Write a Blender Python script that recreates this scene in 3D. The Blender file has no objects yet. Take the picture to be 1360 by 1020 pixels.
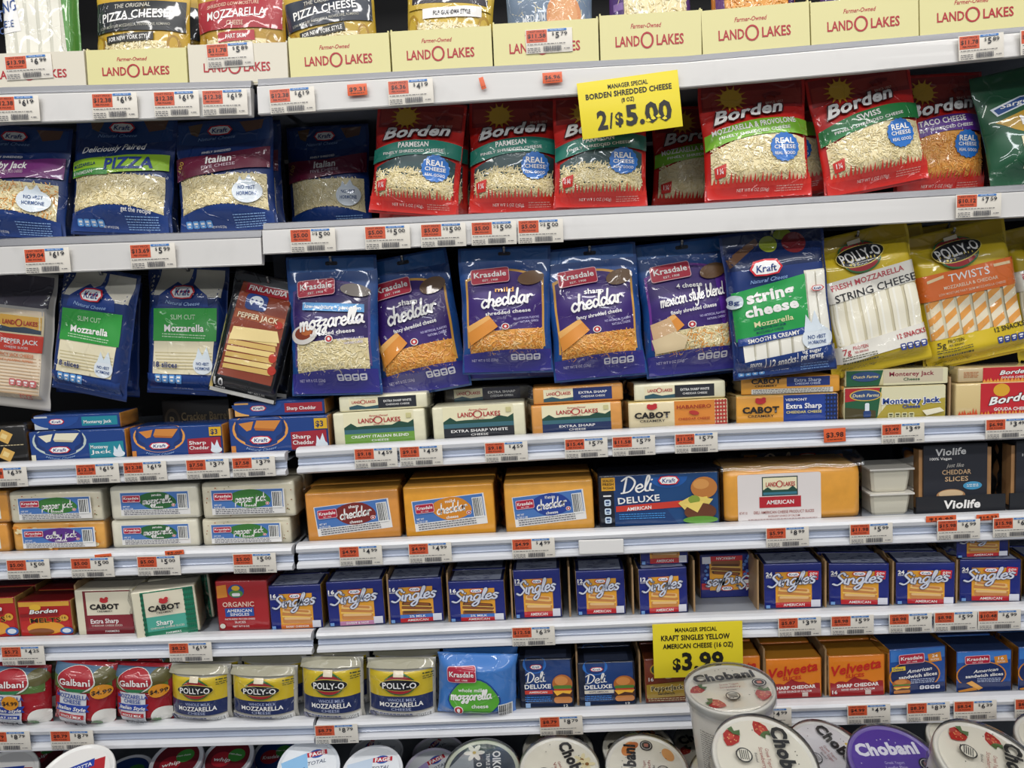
import bpy, bmesh, math, random
from mathutils import Vector, Matrix, noise
from mathutils.geometry import delaunay_2d_cdt
random.seed(7)
S = bpy.context.scene
COL = S.collection
# ---------------------------------------------------------------- camera
F = 1020.0; CX, CY = 680.0, 510.0
YAW, PITCH, ROLL = math.radians(2.6), math.radians(6.3), math.radians(-2.5)
CAMPOS = Vector((0.0, -1.2, 1.40))
cd = bpy.data.cameras.new('camera'); cam = bpy.data.objects.new('camera', cd); COL.objects.link(cam)
cd.sensor_fit = 'HORIZONTAL'; cd.sensor_width = 36.0; cd.lens = 36.0 * F / 1360.0
cd.clip_start = 0.05
CM = Matrix.Rotation(YAW, 4, 'Z') @ Matrix.Rotation(math.pi/2 - PITCH, 4, 'X') @ Matrix.Rotation(ROLL, 4, 'Z')
cam.matrix_world = Matrix.Translation(CAMPOS) @ CM
S.camera = cam
R3 = CM.to_3x3()
# ---------------------------------------------------------------- world, lamps, exposure
w = bpy.data.worlds.new('store_ambient'); S.world = w; w.use_nodes = True
bg = w.node_tree.nodes['Background']; bg.inputs[0].default_value = (0.80, 0.88, 1.0, 1); bg.inputs[1].default_value = 0.18
def area(name, loc, sx, sy, power, col=(1, .97, .93), rot=(0, 0, 0)):
    l = bpy.data.lights.new(name, 'AREA'); l.shape = 'RECTANGLE'; l.size = sx; l.size_y = sy; l.energy = power; l.color = col
    o = bpy.data.objects.new(name, l); COL.objects.link(o); o.location = loc; o.rotation_euler = rot; return o
area('ceiling_tube', (0.3, -1.0, 3.0), 4.4, 0.10, 34, rot=(math.radians(22), 0, 0))
area('ceiling_tube', (-0.2, -2.3, 3.0), 5.0, 0.12, 40, rot=(math.radians(45), 0, 0))
area('ceiling_tube', (0.1, -4.2, 2.9), 5.0, 0.14, 46, (.95, .97, 1), rot=(math.radians(62), 0, 0))
S.view_settings.view_transform = 'Standard'; S.view_settings.look = 'None'
S.view_settings.gamma = 1.0; S.view_settings.use_curve_mapping = False
S.view_settings.exposure = 0.0
# ---------------------------------------------------------------- helpers
def ray(px, py):
    return (R3 @ Vector(((px - CX) / F, -(py - CY) / F, -1.0))).normalized()
def onY(px, py, Y):
    d = ray(px, py); return CAMPOS + d * ((Y - CAMPOS.y) / d.y)
def at_depth(px, py, depth):
    return CAMPOS + R3 @ Vector(((px - CX) / F * depth, -(py - CY) / F * depth, -depth))
def project(P):
    q = R3.transposed() @ (Vector(P) - CAMPOS); return (CX + F * q.x / -q.z, CY - F * q.y / -q.z)
def lin(c):
    if isinstance(c, str):
        c = c.lstrip('#'); c = [int(c[i:i+2], 16) / 255 for i in (0, 2, 4)]
    return tuple((x / 12.92 if x <= .04045 else ((x + .055) / 1.055) ** 2.4) for x in c)
def mat(name, rough=.5, coat=0, coat_rough=.05, bump=0, bscale=30, metal=0, spec=.5, col=None, fine=0, basebump=.5, var=0, sss=0, dirt=0, bd=.003, crease=0):
    m = bpy.data.materials.new(name); m.use_nodes = True; nt = m.node_tree; N = nt.nodes; L = nt.links
    p = N['Principled BSDF']; p.inputs['Roughness'].default_value = rough; p.inputs['Metallic'].default_value = metal
    p.inputs['Specular IOR Level'].default_value = spec
    p.inputs['Coat Weight'].default_value = coat; p.inputs['Coat Roughness'].default_value = coat_rough
    tc = N.new('ShaderNodeTexCoord'); oi = N.new('ShaderNodeObjectInfo')
    if col is None:
        a = N.new('ShaderNodeAttribute'); a.attribute_name = 'Col'; csock = a.outputs['Color']
    else:
        r = N.new('ShaderNodeRGB'); r.outputs[0].default_value = (*lin(col), 1); csock = r.outputs[0]
    if var or dirt:
        n = N.new('ShaderNodeTexNoise'); n.noise_dimensions = '4D'; n.inputs['Scale'].default_value = 60 if var else 14; n.inputs['Detail'].default_value = 5
        L.new(tc.outputs['Object'], n.inputs['Vector']); L.new(oi.outputs['Random'], n.inputs['W'])
        mr = N.new('ShaderNodeMapRange'); mr.inputs[1].default_value = .35 if var else .56; mr.inputs[2].default_value = .7
        mr.inputs[3].default_value = 1 + var; mr.inputs[4].default_value = 1 - var - dirt; L.new(n.outputs['Fac'], mr.inputs[0])
        mx = N.new('ShaderNodeVectorMath'); mx.operation = 'SCALE'; L.new(csock, mx.inputs[0]); L.new(mr.outputs[0], mx.inputs['Scale']); csock = mx.outputs[0]
    L.new(csock, p.inputs['Base Color'])
    if bump:
        mp = N.new('ShaderNodeMath'); mp.operation = 'MULTIPLY'; mp.inputs[1].default_value = 37.0; L.new(oi.outputs['Random'], mp.inputs[0])
        n1 = N.new('ShaderNodeTexNoise'); n1.noise_dimensions = '4D'; n1.noise_type = 'RIDGED_MULTIFRACTAL'; n1.inputs['Scale'].default_value = bscale
        n1.inputs['Detail'].default_value = 2.0; n1.inputs['Roughness'].default_value = .45; n1.inputs['Distortion'].default_value = .6
        L.new(tc.outputs['Object'], n1.inputs['Vector']); L.new(mp.outputs[0], n1.inputs['W'])
        hs = n1.outputs['Fac']
        if crease:
            vo = N.new('ShaderNodeTexVoronoi'); vo.voronoi_dimensions = '4D'; vo.feature = 'DISTANCE_TO_EDGE'; vo.inputs['Scale'].default_value = 17; vo.inputs['Randomness'].default_value = 1
            nd = N.new('ShaderNodeTexNoise'); nd.inputs['Scale'].default_value = 30; sv = N.new('ShaderNodeVectorMath'); sv.operation = 'SCALE'; sv.inputs['Scale'].default_value = .03
            av = N.new('ShaderNodeVectorMath'); av.operation = 'ADD'; L.new(tc.outputs['Object'], nd.inputs['Vector']); L.new(nd.outputs['Color'], sv.inputs[0]); L.new(sv.outputs[0], av.inputs[0]); L.new(tc.outputs['Object'], av.inputs[1])
            L.new(av.outputs[0], vo.inputs['Vector']); L.new(mp.outputs[0], vo.inputs['W'])
            m2 = N.new('ShaderNodeMapRange'); m2.interpolation_type = 'SMOOTHSTEP'; m2.inputs[2].default_value = .05; m2.inputs[3].default_value = crease; m2.inputs[4].default_value = 0; L.new(vo.outputs['Distance'], m2.inputs[0])
            ad = N.new('ShaderNodeMath'); ad.operation = 'ADD'; L.new(hs, ad.inputs[0]); L.new(m2.outputs[0], ad.inputs[1]); hs = ad.outputs[0]
        b = N.new('ShaderNodeBump'); b.inputs['Strength'].default_value = bump; b.inputs['Distance'].default_value = bd; L.new(hs, b.inputs['Height'])
        L.new(b.outputs[0], p.inputs['Coat Normal'])
        b2 = N.new('ShaderNodeBump'); b2.inputs['Strength'].default_value = bump * basebump; b2.inputs['Distance'].default_value = .003; L.new(n1.outputs['Fac'], b2.inputs['Height'])
        L.new(b2.outputs[0], p.inputs['Normal'])
    if sss:
        p.inputs['Subsurface Weight'].default_value = sss; p.inputs['Subsurface Scale'].default_value = .01
    return m
M = {
 'film': mat('printed_plastic_film', .42, 1.0, .06, 1.0, 20, basebump=.25, bd=.006, crease=.35),
 'wrap': mat('tight_clear_wrapped_print', .45, 1.0, .07, .7, 26, basebump=.08, bd=.004),
 'card': mat('printed_carton', .5, .12, .25, .08, 9),
 'paper': mat('paper_label', .6, .25, .15),
 'cheese': mat('wrapped_cheese', .45, .9, .1, .34, 18, basebump=.4, var=.06),
 'rail': mat('white_enamel_rail', .32, .3, .15, .05, 6, col='#dcdde0', dirt=.12),
 'rail2': mat('grey_plastic_ticket_rail', .38, .4, .12, .06, 8, col='#cfcdca', dirt=.08),
 'channel': mat('blue_grey_ticket_channel', .35, .5, .1, .04, 8, col='#bcc6da', dirt=.08),
 'lipgrey': mat('grey_metal_lip', .35, .0, col='#85868a', metal=.3, dirt=.1),
 'deck': mat('painted_steel_deck', .45, .1, .2, .05, 8, col='#8f949c', dirt=.15),
 'dark': mat('black_case_liner', .6, .0, col='#08080a', spec=.2),
 'steel': mat('hook_steel', .3, metal=1.0, col='#9a9a9a'),
 'plastic': mat('tub_plastic', .3, .3, .1, sss=0),
 'lid': mat('printed_tub_lid', .3, .8, .07, .04, 12),
 'tag': mat('price_ticket_paper', .55, .3, .2, .05, 20),
 'sign': mat('sign_card', .55, .1, .2, .03, 8),
 'floor': mat('floor_vinyl', .4, .2, .2, col='#8d8a84', var=.05),
}
def clear_film(name='clear_cling_film', mix=.82):
    m = bpy.data.materials.new(name); m.use_nodes = True; nt = m.node_tree; N = nt.nodes; L = nt.links
    for n in list(N): N.remove(n)
    o = N.new('ShaderNodeOutputMaterial'); t = N.new('ShaderNodeBsdfTransparent'); t.inputs[0].default_value = (.93, .94, .95, 1)
    g = N.new('ShaderNodeBsdfGlossy'); g.inputs['Roughness'].default_value = .12; x = N.new('ShaderNodeMixShader')
    fr = N.new('ShaderNodeFresnel'); fr.inputs[0].default_value = 1.28
    ad = N.new('ShaderNodeMath'); ad.operation = 'ADD'; ad.inputs[1].default_value = 1 - mix - .08; L.new(fr.outputs[0], ad.inputs[0])
    tc = N.new('ShaderNodeTexCoord'); n1 = N.new('ShaderNodeTexNoise'); n1.noise_type = 'RIDGED_MULTIFRACTAL'; n1.inputs['Scale'].default_value = 25; n1.inputs['Detail'].default_value = 2
    L.new(tc.outputs['Object'], n1.inputs['Vector']); b = N.new('ShaderNodeBump'); b.inputs['Strength'].default_value = .6; b.inputs['Distance'].default_value = .004
    L.new(n1.outputs['Fac'], b.inputs['Height']); L.new(b.outputs[0], g.inputs['Normal'])
    L.new(ad.outputs[0], x.inputs[0]); L.new(t.outputs[0], x.inputs[1]); L.new(g.outputs[0], x.inputs[2]); L.new(x.outputs[0], o.inputs[0])
    return m
M['clear'] = clear_film()

def mk_mesh(name, V, Fc, C, material, smooth=True):
    me = bpy.data.meshes.new(name); me.from_pydata([tuple(v) for v in V], [], Fc)
    a = me.attributes.new('Col', 'FLOAT_COLOR', 'FACE')
    flat = []
    for c in C: flat += [c[0], c[1], c[2], 1.0]
    a.data.foreach_set('color', flat)
    me.materials.append(M[material])
    if smooth: me.polygons.foreach_set('use_smooth', [True] * len(me.polygons))
    me.update(); return me
def ob(name, data, parent=None, loc=None):
    o = bpy.data.objects.new(name, data); COL.objects.link(o)
    if parent: o.parent = parent
    if loc is not None: o.location = loc
    return o
USED = {}
def tagit(o, label, cat, group=None):
    if label in USED: print('DUPLABEL', label)
    USED[label] = 1
    o['label'] = label; o['category'] = cat
    if group: o['group'] = group
def copy_tree(o, parent=None):
    c = o.copy(); COL.objects.link(c)
    if parent: c.parent = parent; c.matrix_parent_inverse = o.matrix_parent_inverse
    for ch in o.children: copy_tree(ch, c)
    return c

# ---------------------------------------------------------------- lettering
_tc = {}
def glyphs(s, bold=0, shear=0):
    k = (s, round(bold, 3), round(shear, 2))
    if k in _tc: return _tc[k]
    cu = bpy.data.curves.new('t', 'FONT'); cu.body = s; cu.size = 1; cu.offset = bold; cu.shear = shear; cu.resolution_u = 2
    cu.space_character = 1 + bold * 1.5
    o = bpy.data.objects.new('t', cu); me = bpy.data.meshes.new_from_object(o)
    V = [(v.co.x, v.co.y) for v in me.vertices]; me.calc_loop_triangles(); T = [tuple(t.vertices) for t in me.loop_triangles]
    bpy.data.objects.remove(o); bpy.data.curves.remove(cu); bpy.data.meshes.remove(me)
    if V:
        x0 = min(v[0] for v in V); x1 = max(v[0] for v in V)
        V = [(v[0] - x0, v[1]) for v in V]; r = (V, T, x1 - x0)
    else: r = ([], [], 0)
    _tc[k] = r; return r
CAPH = .73
L_ = {
 'a': (.9, [[(.7,.9),(.35,1),(.05,.5),(.3,0),(.62,.4),(.7,.95)], [(.7,.95),(.68,.25),(.9,.05)]]),
 'b': (.82, [[(.1,2),(.1,.05)], [(.1,.5),(.45,1),(.75,.5),(.4,0),(.1,.2)]]),
 'c': (.72, [[(.65,.8),(.35,1),(.05,.5),(.3,0),(.72,.25)]]),
 'd': (.95, [[(.65,.75),(.3,1),(.05,.5),(.3,0),(.65,.4)], [(.8,2),(.7,.3),(.95,.05)]]),
 'e': (.76, [[(.08,.45),(.6,.6),(.42,1),(.1,.7),(.1,.25),(.4,0),(.78,.3)]]),
 'g': (.9, [[(.7,.9),(.35,1),(.05,.5),(.3,.05),(.65,.4),(.7,.95)], [(.7,.95),(.66,-.5),(.3,-.95),(.05,-.6),(.9,.2)]]),
 'h': (.88, [[(.14,2),(.1,0)], [(.1,.5),(.4,1),(.65,.7),(.62,.15),(.88,.05)]]),
 'i': (.4, [[(.12,.95),(.1,.25),(.4,.1)], [(.17,1.42),(.18,1.46)]]),
 'j': (.45, [[(.3,.95),(.3,-.5),(.05,-.9),(-.15,-.6)], [(.32,1.42),(.33,1.46)]]),
 'k': (.74, [[(.1,2),(.1,0)], [(.6,.95),(.12,.45),(.7,.0)]]),
 'l': (.45, [[(.05,.3),(.4,1.6),(.24,2),(.12,1.2),(.15,.2),(.45,.1)]]),
 'm': (1.12, [[(.05,.95),(.08,0)], [(.08,.6),(.35,1),(.48,.7),(.48,0)], [(.48,.6),(.78,1),(.9,.7),(.88,.2),(1.12,.05)]]),
 'n': (.84, [[(.05,.95),(.08,0)], [(.08,.6),(.4,1),(.6,.7),(.58,.2),(.84,.05)]]),
 'o': (.82, [[(.4,1),(.05,.5),(.38,0),(.72,.5),(.4,1),(.82,.85)]]),
 'p': (.84, [[(.1,.95),(.06,-.9)], [(.1,.6),(.45,1),(.75,.5),(.4,0),(.1,.25)]]),
 'r': (.62, [[(.08,.95),(.1,0)], [(.1,.6),(.35,1),(.6,.85)]]),
 's': (.68, [[(.6,.85),(.3,1),(.12,.75),(.5,.4),(.4,.02),(0,.12)]]),
 't': (.55, [[(.3,1.7),(.22,.2),(.52,.05)], [(0,1.1),(.55,1.15)]]),
 'y': (.85, [[(.05,.95),(.15,.2),(.45,.05),(.68,.5),(.7,.95)], [(.7,.95),(.6,-.5),(.25,-.9),(.0,-.6)]]),
 'x': (.75, [[(.05,.95),(.65,0)], [(.65,.95),(.05,0)]]),
 'z': (.74, [[(.05,.9),(.6,.95),(.2,.35),(.6,.2),(.4,-.6),(.1,-.4),(.74,.3)]]),
 'D': (1.2, [[(.3,1.85),(.2,.05)], [(-.1,1.6),(.5,2.05),(1.1,1.3),(.75,.25),(0,.05)]]),
 'S': (1.0, [[(.95,1.6),(.65,2.05),(.25,1.6),(.55,1.1),(.85,.6),(.4,.0),(-.1,.25)]]),
 '4': (.8, [[(.5,2),(.0,.7),(.75,.7)], [(.5,1.2),(.5,0)]]),
 ' ': (.5, []), '-': (.5, [[(.05,.6),(.45,.6)]]),
}
def script_geo(s, th):
    V = []; T = []; x = 0
    for ch in s:
        wd, st = L_[ch]
        for pts in st:
            P = [Vector((p[0] + x, p[1])) for p in pts]; out = []
            n = len(P)
            for i in range(n - 1):
                p0 = P[max(i-1, 0)]; p1 = P[i]; p2 = P[i+1]; p3 = P[min(i+2, n-1)]
                for k in range(4 if n > 2 else 1):
                    t = k / 4
                    out.append(.5 * ((2*p1) + (p2-p0)*t + (2*p0-5*p1+4*p2-p3)*t*t + (3*p1-p0-3*p2+p3)*t**3))
            out.append(P[-1])
            m = len(out); b = len(V)
            for i, p in enumerate(out):
                d = (out[min(i+1, m-1)] - out[max(i-1, 0)])
                d = d.normalized() if d.length > 1e-6 else Vector((1, 0)); nn = Vector((-d.y, d.x)) * th
                V.append((p + nn)[:]); V.append((p - nn)[:])
                if i: T += [(b+2*i-2, b+2*i-1, b+2*i+1), (b+2*i-2, b+2*i+1, b+2*i)]
            for c in (out[0], out[-1]):
                b = len(V); V.append(c[:])
                for k in range(8): V.append((c.x + th*math.cos(k*math.pi/4), c.y + th*math.sin(k*math.pi/4)))
                T += [(b, b+1+k, b+1+(k+1) % 8) for k in range(8)]
        x += wd
    return V, T, x

# ---------------------------------------------------------------- package prototype: surface + art
class Pk:
    """art coordinates: photo pixels, x right, y down, origin = top left of the front face"""
    def __init__(s, pw, ph, depth=.04, kind='box', mt='card', px=850.0, g=5.5):
        s.pw, s.ph, s.px = pw, ph, px; g = 3.2 if kind == 'pillow' else g; s.W = pw/px; s.H = ph/px; s.D = depth; s.kind = kind; s.mt = mt; s.g = 3.2 if kind == 'pillow' else g
        s.parts = {}; s.order = []; s.cur = None; s.lay = 0; s.seed = random.random()*50; s.meshes = []
        s.part('print')
    def part(s, name, material=None, kind=None):
        if name not in s.parts: s.parts[name] = dict(V=[], F=[], C=[], m=material or s.mt, k=kind); s.order.append(name)
        s.cur = s.parts[name]; return s
    # surface: local metres
    def prof(s, v):
        v = min(max(v, 0), 1)
        def sm(a, b, x): t = min(max((x-a)/(b-a), 0), 1); return t*t*(3-2*t)
        if s.kind == 'pouch': return sm(.015, .24, v) * (1 - .93*sm(.5, .93, v))
        if s.kind == 'slab': return sm(.05, .12, v) * (1 - sm(.76, .92, v))
        if s.kind == 'pillow': return sm(-.04, .16, v) * (1 - sm(.80, 1.04, v))
        return 0
    def bulge(s, x, z):
        u = min(abs(2*x/s.W), 1); v = z/s.H
        if s.kind == 'slab': e = 1 if u < .8 else max(0, 1 - ((u-.8)/.17)**2)
        else: e = max(0, 1 - u**2.6)**.75
        p = s.prof(v)
        n = noise.noise(Vector((x*26, z*26, s.seed))) * .0030 + noise.noise(Vector((x*50, z*50, s.seed+9))) * .0004
        return p*e*s.D*.6 + n*(.35 + .65*p)*min(1, (1-u)*8)
    def base_surf(s, x, z):
        if s.kind in ('pouch', 'slab', 'pillow'):
            b = s.bulge(x, z); q = noise.noise(Vector((z*22, s.seed, (1 if x > 0 else -1)*3)))*.0022*(2*x/s.W)**2; return Vector((x*(1 - .035*s.prof(z/s.H)) + q*(1 if x > 0 else -1), -b, z))
        if s.kind == 'box':
            return Vector((x, 0, z)) if z <= s.H else Vector((x, z - s.H, s.H))
        if s.kind == 'disc': return Vector((x, z - s.H/2, 0))
    def surf(s, x, z, off):
        if s.kind == 'box': return Vector((x, -off, z)) if z <= s.H else Vector((x, z - s.H, s.H + off))
        if s.kind == 'disc': return Vector((x, z - s.H/2, off))
        e = .002; P = s.base_surf(x, z); A = s.base_surf(x+e, z) - s.base_surf(x-e, z); B = s.base_surf(x, z+e) - s.base_surf(x, z-e)
        n = A.cross(B)
        if n.y > 0: n = -n
        return P + n.normalized()*off
    def loc(s, x, y): return (x - s.pw/2)/s.px, (s.ph - y)/s.px
    def add(s, P2, T, col, off=None):
        if off is None: s.lay += 1; off = .0002 + .00012*s.lay
        if s.kind in ('pouch', 'slab', 'pillow'): off += s.lift + (.0006 if s.kind == 'pillow' else 0)
        if s.kind == 'pillow': off += s.lay*.00022
        if not P2 or not T: return s
        if s.kind in ('pouch', 'slab', 'pillow'):
            mx = 4.5; P2 = list(P2); T2 = []; st = list(T); mid = {}
            while st:
                t = st.pop(); e = [((P2[t[i]][0]-P2[t[(i+1) % 3]][0])**2 + (P2[t[i]][1]-P2[t[(i+1) % 3]][1])**2, i) for i in range(3)]; L2, i = max(e)
                if L2 > mx*mx*1.7:
                    a_, b_, c_ = t[i], t[(i+1) % 3], t[(i+2) % 3]; k = (min(a_, b_), max(a_, b_))
                    if k not in mid: mid[k] = len(P2); P2.append(((P2[a_][0]+P2[b_][0])/2, (P2[a_][1]+P2[b_][1])/2))
                    m_ = mid[k]; st += [(a_, m_, c_), (m_, b_, c_)]
                else: T2.append(t)
            T = T2
        c = lin(col); b = len(s.cur['V'])
        for p in P2:
            x, z = s.loc(*p); s.cur['V'].append(s.surf(x, z, off))
        for t in T:
            p0, p1, p2 = P2[t[0]], P2[t[1]], P2[t[2]]
            if (p1[0]-p0[0])*(p2[1]-p0[1]) - (p1[1]-p0[1])*(p2[0]-p0[0]) > 0: t = (t[0], t[2], t[1])
            s.cur['F'].append((b+t[0], b+t[1], b+t[2])); s.cur['C'].append(c)
        return s
    def poly(s, pts, col):
        if s.kind == 'box' or s.kind == 'disc' :
            vs = [Vector(p) for p in pts]
        else:
            vs = []
            for i, p in enumerate(pts):
                q = pts[(i+1) % len(pts)]; n = max(1, int(math.hypot(q[0]-p[0], q[1]-p[1])/s.g))
                for k in range(n): vs.append(Vector((p[0]+(q[0]-p[0])*k/n, p[1]+(q[1]-p[1])*k/n)))
        nb = len(vs); x0 = min(v.x for v in vs); x1 = max(v.x for v in vs); y0 = min(v.y for v in vs); y1 = max(v.y for v in vs)
        if s.kind not in ('box', 'disc'):
            g = s.g; y = y0 + g*.5
            while y < y1:
                x = x0 + g*.5
                while x < x1: vs.append(Vector((x + .01*y, y))); x += g
                y += g
        r = delaunay_2d_cdt(vs, [], [list(range(nb))], 1, 1e-5)
        return s.add([v[:] for v in r[0]], [tuple(f) for f in r[2]], col)
    def rot(s, pts, cx, cy, a):
        a = math.radians(a); c, n = math.cos(a), math.sin(a)
        return [(cx + (x-cx)*c - (y-cy)*n, cy + (x-cx)*n + (y-cy)*c) for x, y in pts]
    def rect(s, x0, y0, x1, y1, col, a=0, r=0):
        if r:
            pts = []
            for (cx, cy, t0) in ((x1-r, y0+r, -90), (x1-r, y1-r, 0), (x0+r, y1-r, 90), (x0+r, y0+r, 180)):
                for k in range(4): t = math.radians(t0 + 30*k); pts.append((cx + r*math.cos(t), cy + r*math.sin(t)))
        else: pts = [(x0, y0), (x1, y0), (x1, y1), (x0, y1)]
        return s.poly(s.rot(pts, (x0+x1)/2, (y0+y1)/2, a), col)
    def ell(s, cx, cy, rx, ry, col, a=0, n=24, t0=0, t1=360):
        pts = [(cx + rx*math.cos(math.radians(t0+(t1-t0)*k/n)), cy + ry*math.sin(math.radians(t0+(t1-t0)*k/n))) for k in range(n if t1-t0 >= 360 else n+1)]
        return s.poly(s.rot(pts, cx, cy, a), col)
    def band(s, x0, x1, top, bot, col, n=10):
        xs = [x0 + (x1-x0)*i/n for i in range(n+1)]
        return s.poly([(x, top((x-x0)/(x1-x0))) for x in xs] + [(x, bot((x-x0)/(x1-x0))) for x in reversed(xs)], col)
    lift = 0
    def _put(s, V, T, wd, cx, cy, hgt, unit, col, w, a, arc, off=None):
        s.lift = .0005
        k = hgt/unit; kx = k if w is None else w/max(wd, 1e-6)
        P = []
        for x, y in V:
            X = (x - wd/2)*kx; Y = -y*k + hgt/2
            if arc: t = X/(wd*kx)*2; Y += arc*(t*t - .33)
            P.append((cx + X, cy + Y))
        if a: P = s.rot(P, cx, cy, a)
        s.add(P, T, col, off); s.lift = 0; return s
    def text(s, t, cx, cy, h, col, w=None, b=.0, sh=0, a=0, arc=0, out=None, ob=.04):
        b = b*.7
        if out:
            V, T, wd = glyphs(t, b+ob, sh); V0, T0, wd0 = glyphs(t, b, sh)
            s._put(V, T, wd, cx, cy, h, CAPH, out, None if w is None else w*1.04, a, arc)
        V, T, wd = glyphs(t, b, sh); return s._put(V, T, wd, cx, cy, h, CAPH, col, w, a, arc)
    def script(s, t, cx, cy, xh, col, w=None, th=.12, a=0, arc=0, sl=.15, out=None, ob=.12):
        for (c, tt) in (((out, th+ob),) if out else ()) + ((col, th),):
            V, T, wd = script_geo(t, tt); V = [(x + y*sl, y) for x, y in V]
            s._put(V, T, wd, cx, cy, xh, 1, c, w, a, arc)
        return s
    def micro(s, x0, y0, x1, y1, col, pitch=3.2, a=0, seed=1):
        """illegible small print: broken thin dashes"""
        rr = random.Random(seed); V = []; T = []; y = y0
        while y < y1:
            x = x0
            while x < x1 - 1:
                l = min(rr.uniform(1.5, 5), x1 - x); b = len(V); hh = pitch*.38
                V += [(x, y), (x+l, y), (x+l, y+hh), (x, y+hh)]; T += [(b, b+1, b+2), (b, b+2, b+3)]; x += l + .9
            y += pitch
        if a: V = s.rot(V, (x0+x1)/2, (y0+y1)/2, a)
        return s.add(V, T, col)
    def barcode(s, x0, y0, x1, y1, a=0, bgc='#f2f2ee', vert=False):
        s.rect(x0, y0, x1, y1, bgc, a); rr = random.Random(5); V = []; T = []; x = x0+1.2
        lo, hi = (x0, x1) if not vert else (y0, y1); x = lo + 1.2
        while x < hi - 1.5:
            l = rr.choice((.5, .9, 1.3)); b = len(V)
            V += ([(x, y0+1), (x+l, y0+1), (x+l, y1-2), (x, y1-2)] if not vert else [(x0+1, x), (x0+1, x+l), (x1-1, x+l), (x1-1, x)])
            T += [(b, b+1, b+2), (b, b+2, b+3)]; x += l + rr.choice((.5, .8, 1.1))
        cx, cy = (x0+x1)/2, (y0+y1)/2
        return s.add(s.rot(V, cx, cy, a), T, '#1c1c20')
    def shreds(s, x0, y0, x1, y1, cols, n=330, top=None, bot=None, L=8, wd=1.3, name='shredded_cheese'):
        """cheese shreds lying against the window"""
        old = s.cur; s.part(name, 'cheese', 'stuff'); rr = random.Random(n + int(x0)); P = s.cur; s.lay += 1; base = .0002 + .00012*s.lay
        for i in range(n):
            x = rr.uniform(x0, x1); u = (x-x0)/(x1-x0)
            ya = top(u) if top else y0; yb = bot(u) if bot else y1
            y = rr.uniform(ya, yb); t = rr.uniform(0, math.pi); l = rr.uniform(.5, 1)*L/2; dx, dy = math.cos(t)*l, math.sin(t)*l
            nx, ny = -math.sin(t)*wd*.6, math.cos(t)*wd*.6; off = base + rr.uniform(0, .0012); c = lin(rr.choice(cols)); q = rr.uniform(.86, 1.08)
            c = tuple(z*q for z in c); b = len(P['V'])
            for (px, py, oo) in ((x-dx+nx, y-dy+ny, off), (x+dx+nx, y+dy+ny, off), (x-dx, y-dy, off+.0007), (x+dx, y+dy, off+.0007), (x-dx-nx, y-dy-ny, off), (x+dx-nx, y+dy-ny, off)):
                lx, lz = s.loc(min(max(px, x0-1), x1+1), py); P['V'].append(s.surf(lx, lz, oo))
            P['F'] += [(b, b+1, b+3, b+2), (b+2, b+3, b+5, b+4)]; P['C'] += [c, c]
        s.lay += 12; s.cur = old; return s
    def body(s, col, side=None, topc=None, name='body', material=None, bevel=.0022, soft=0):
        c = lin(col); side = lin(side) if side else c; topc = lin(topc) if topc else c
        if s.kind == 'box':
            bm = bmesh.new(); bmesh.ops.create_cube(bm, size=1)
            for v in bm.verts: v.co = Vector((v.co.x*s.W, (v.co.y+.5)*s.D, (v.co.z+.5)*s.H))
            if soft: bmesh.ops.subdivide_edges(bm, edges=bm.edges[:], cuts=4, use_grid_fill=True)
            es = [e for e in bm.edges if len(e.link_faces) == 2 and e.link_faces[0].normal.dot(e.link_faces[1].normal) < .5]
            bmesh.ops.bevel(bm, geom=es, offset=bevel, segments=2, affect='EDGES', profile=.6)
            bm.normal_update()
            for v in bm.verts:
                if soft and v.co.y > .001:
                    n = noise.noise(v.co*40 + Vector((s.seed, 0, 0)))*soft; v.co.x += n
            bm.verts.index_update(); V = [v.co.copy() for v in bm.verts]; Fs = []; C = []
            for f in bm.faces:
                Fs.append([v.index for v in f.verts]); n = f.normal
                C.append(side if abs(n.x) > .75 else topc if n.z > .75 else c)
            bm.free(); s.meshes.append((name, mk_mesh(name, V, Fs, C, material or s.mt), None))
            return s
        nx, nz = 32, 40; V = []; Fs = []; C = []
        xs = [-s.W/2 + s.W*(.5 - .5*math.cos(math.pi*i/nx))*1.0 for i in range(nx+1)]
        for side_ in (0, 1):
            for j in range(nz+1):
                for x in xs:
                    z = s.H*j/nz; p = s.base_surf(x, z)
                    if side_: p = Vector((p.x, -p.y*.55 + .001, p.z))
                    V.append(p)
        n0 = (nx+1)*(nz+1)
        for j in range(nz):
            for i in range(nx):
                a = j*(nx+1)+i; Fs.append((a, a+1, a+nx+2, a+nx+1)); Fs.append((n0+a, n0+a+nx+1, n0+a+nx+2, n0+a+1)); C += [c, side]
        for j in range(nz):
            a = j*(nx+1); Fs.append((a, a+nx+1, n0+a+nx+1, n0+a)); a += nx; Fs.append((a, n0+a, n0+a+nx+1, a+nx+1)); C += [side, side]
        for i in range(nx):
            Fs.append((i, n0+i, n0+i+1, i+1)); a = nz*(nx+1)+i; Fs.append((a, a+1, n0+a+1, n0+a)); C += [c, c]
        s.meshes.append((name, mk_mesh(name, V, Fs, C, material or s.mt), None)); return s
    def extra(s, name, V, Fs, material, col='#ffffff', kind=None, smooth=True):
        s.meshes.append((name, mk_mesh(name, V, Fs, [lin(col)]*len(Fs), material, smooth), kind)); return s
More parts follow.
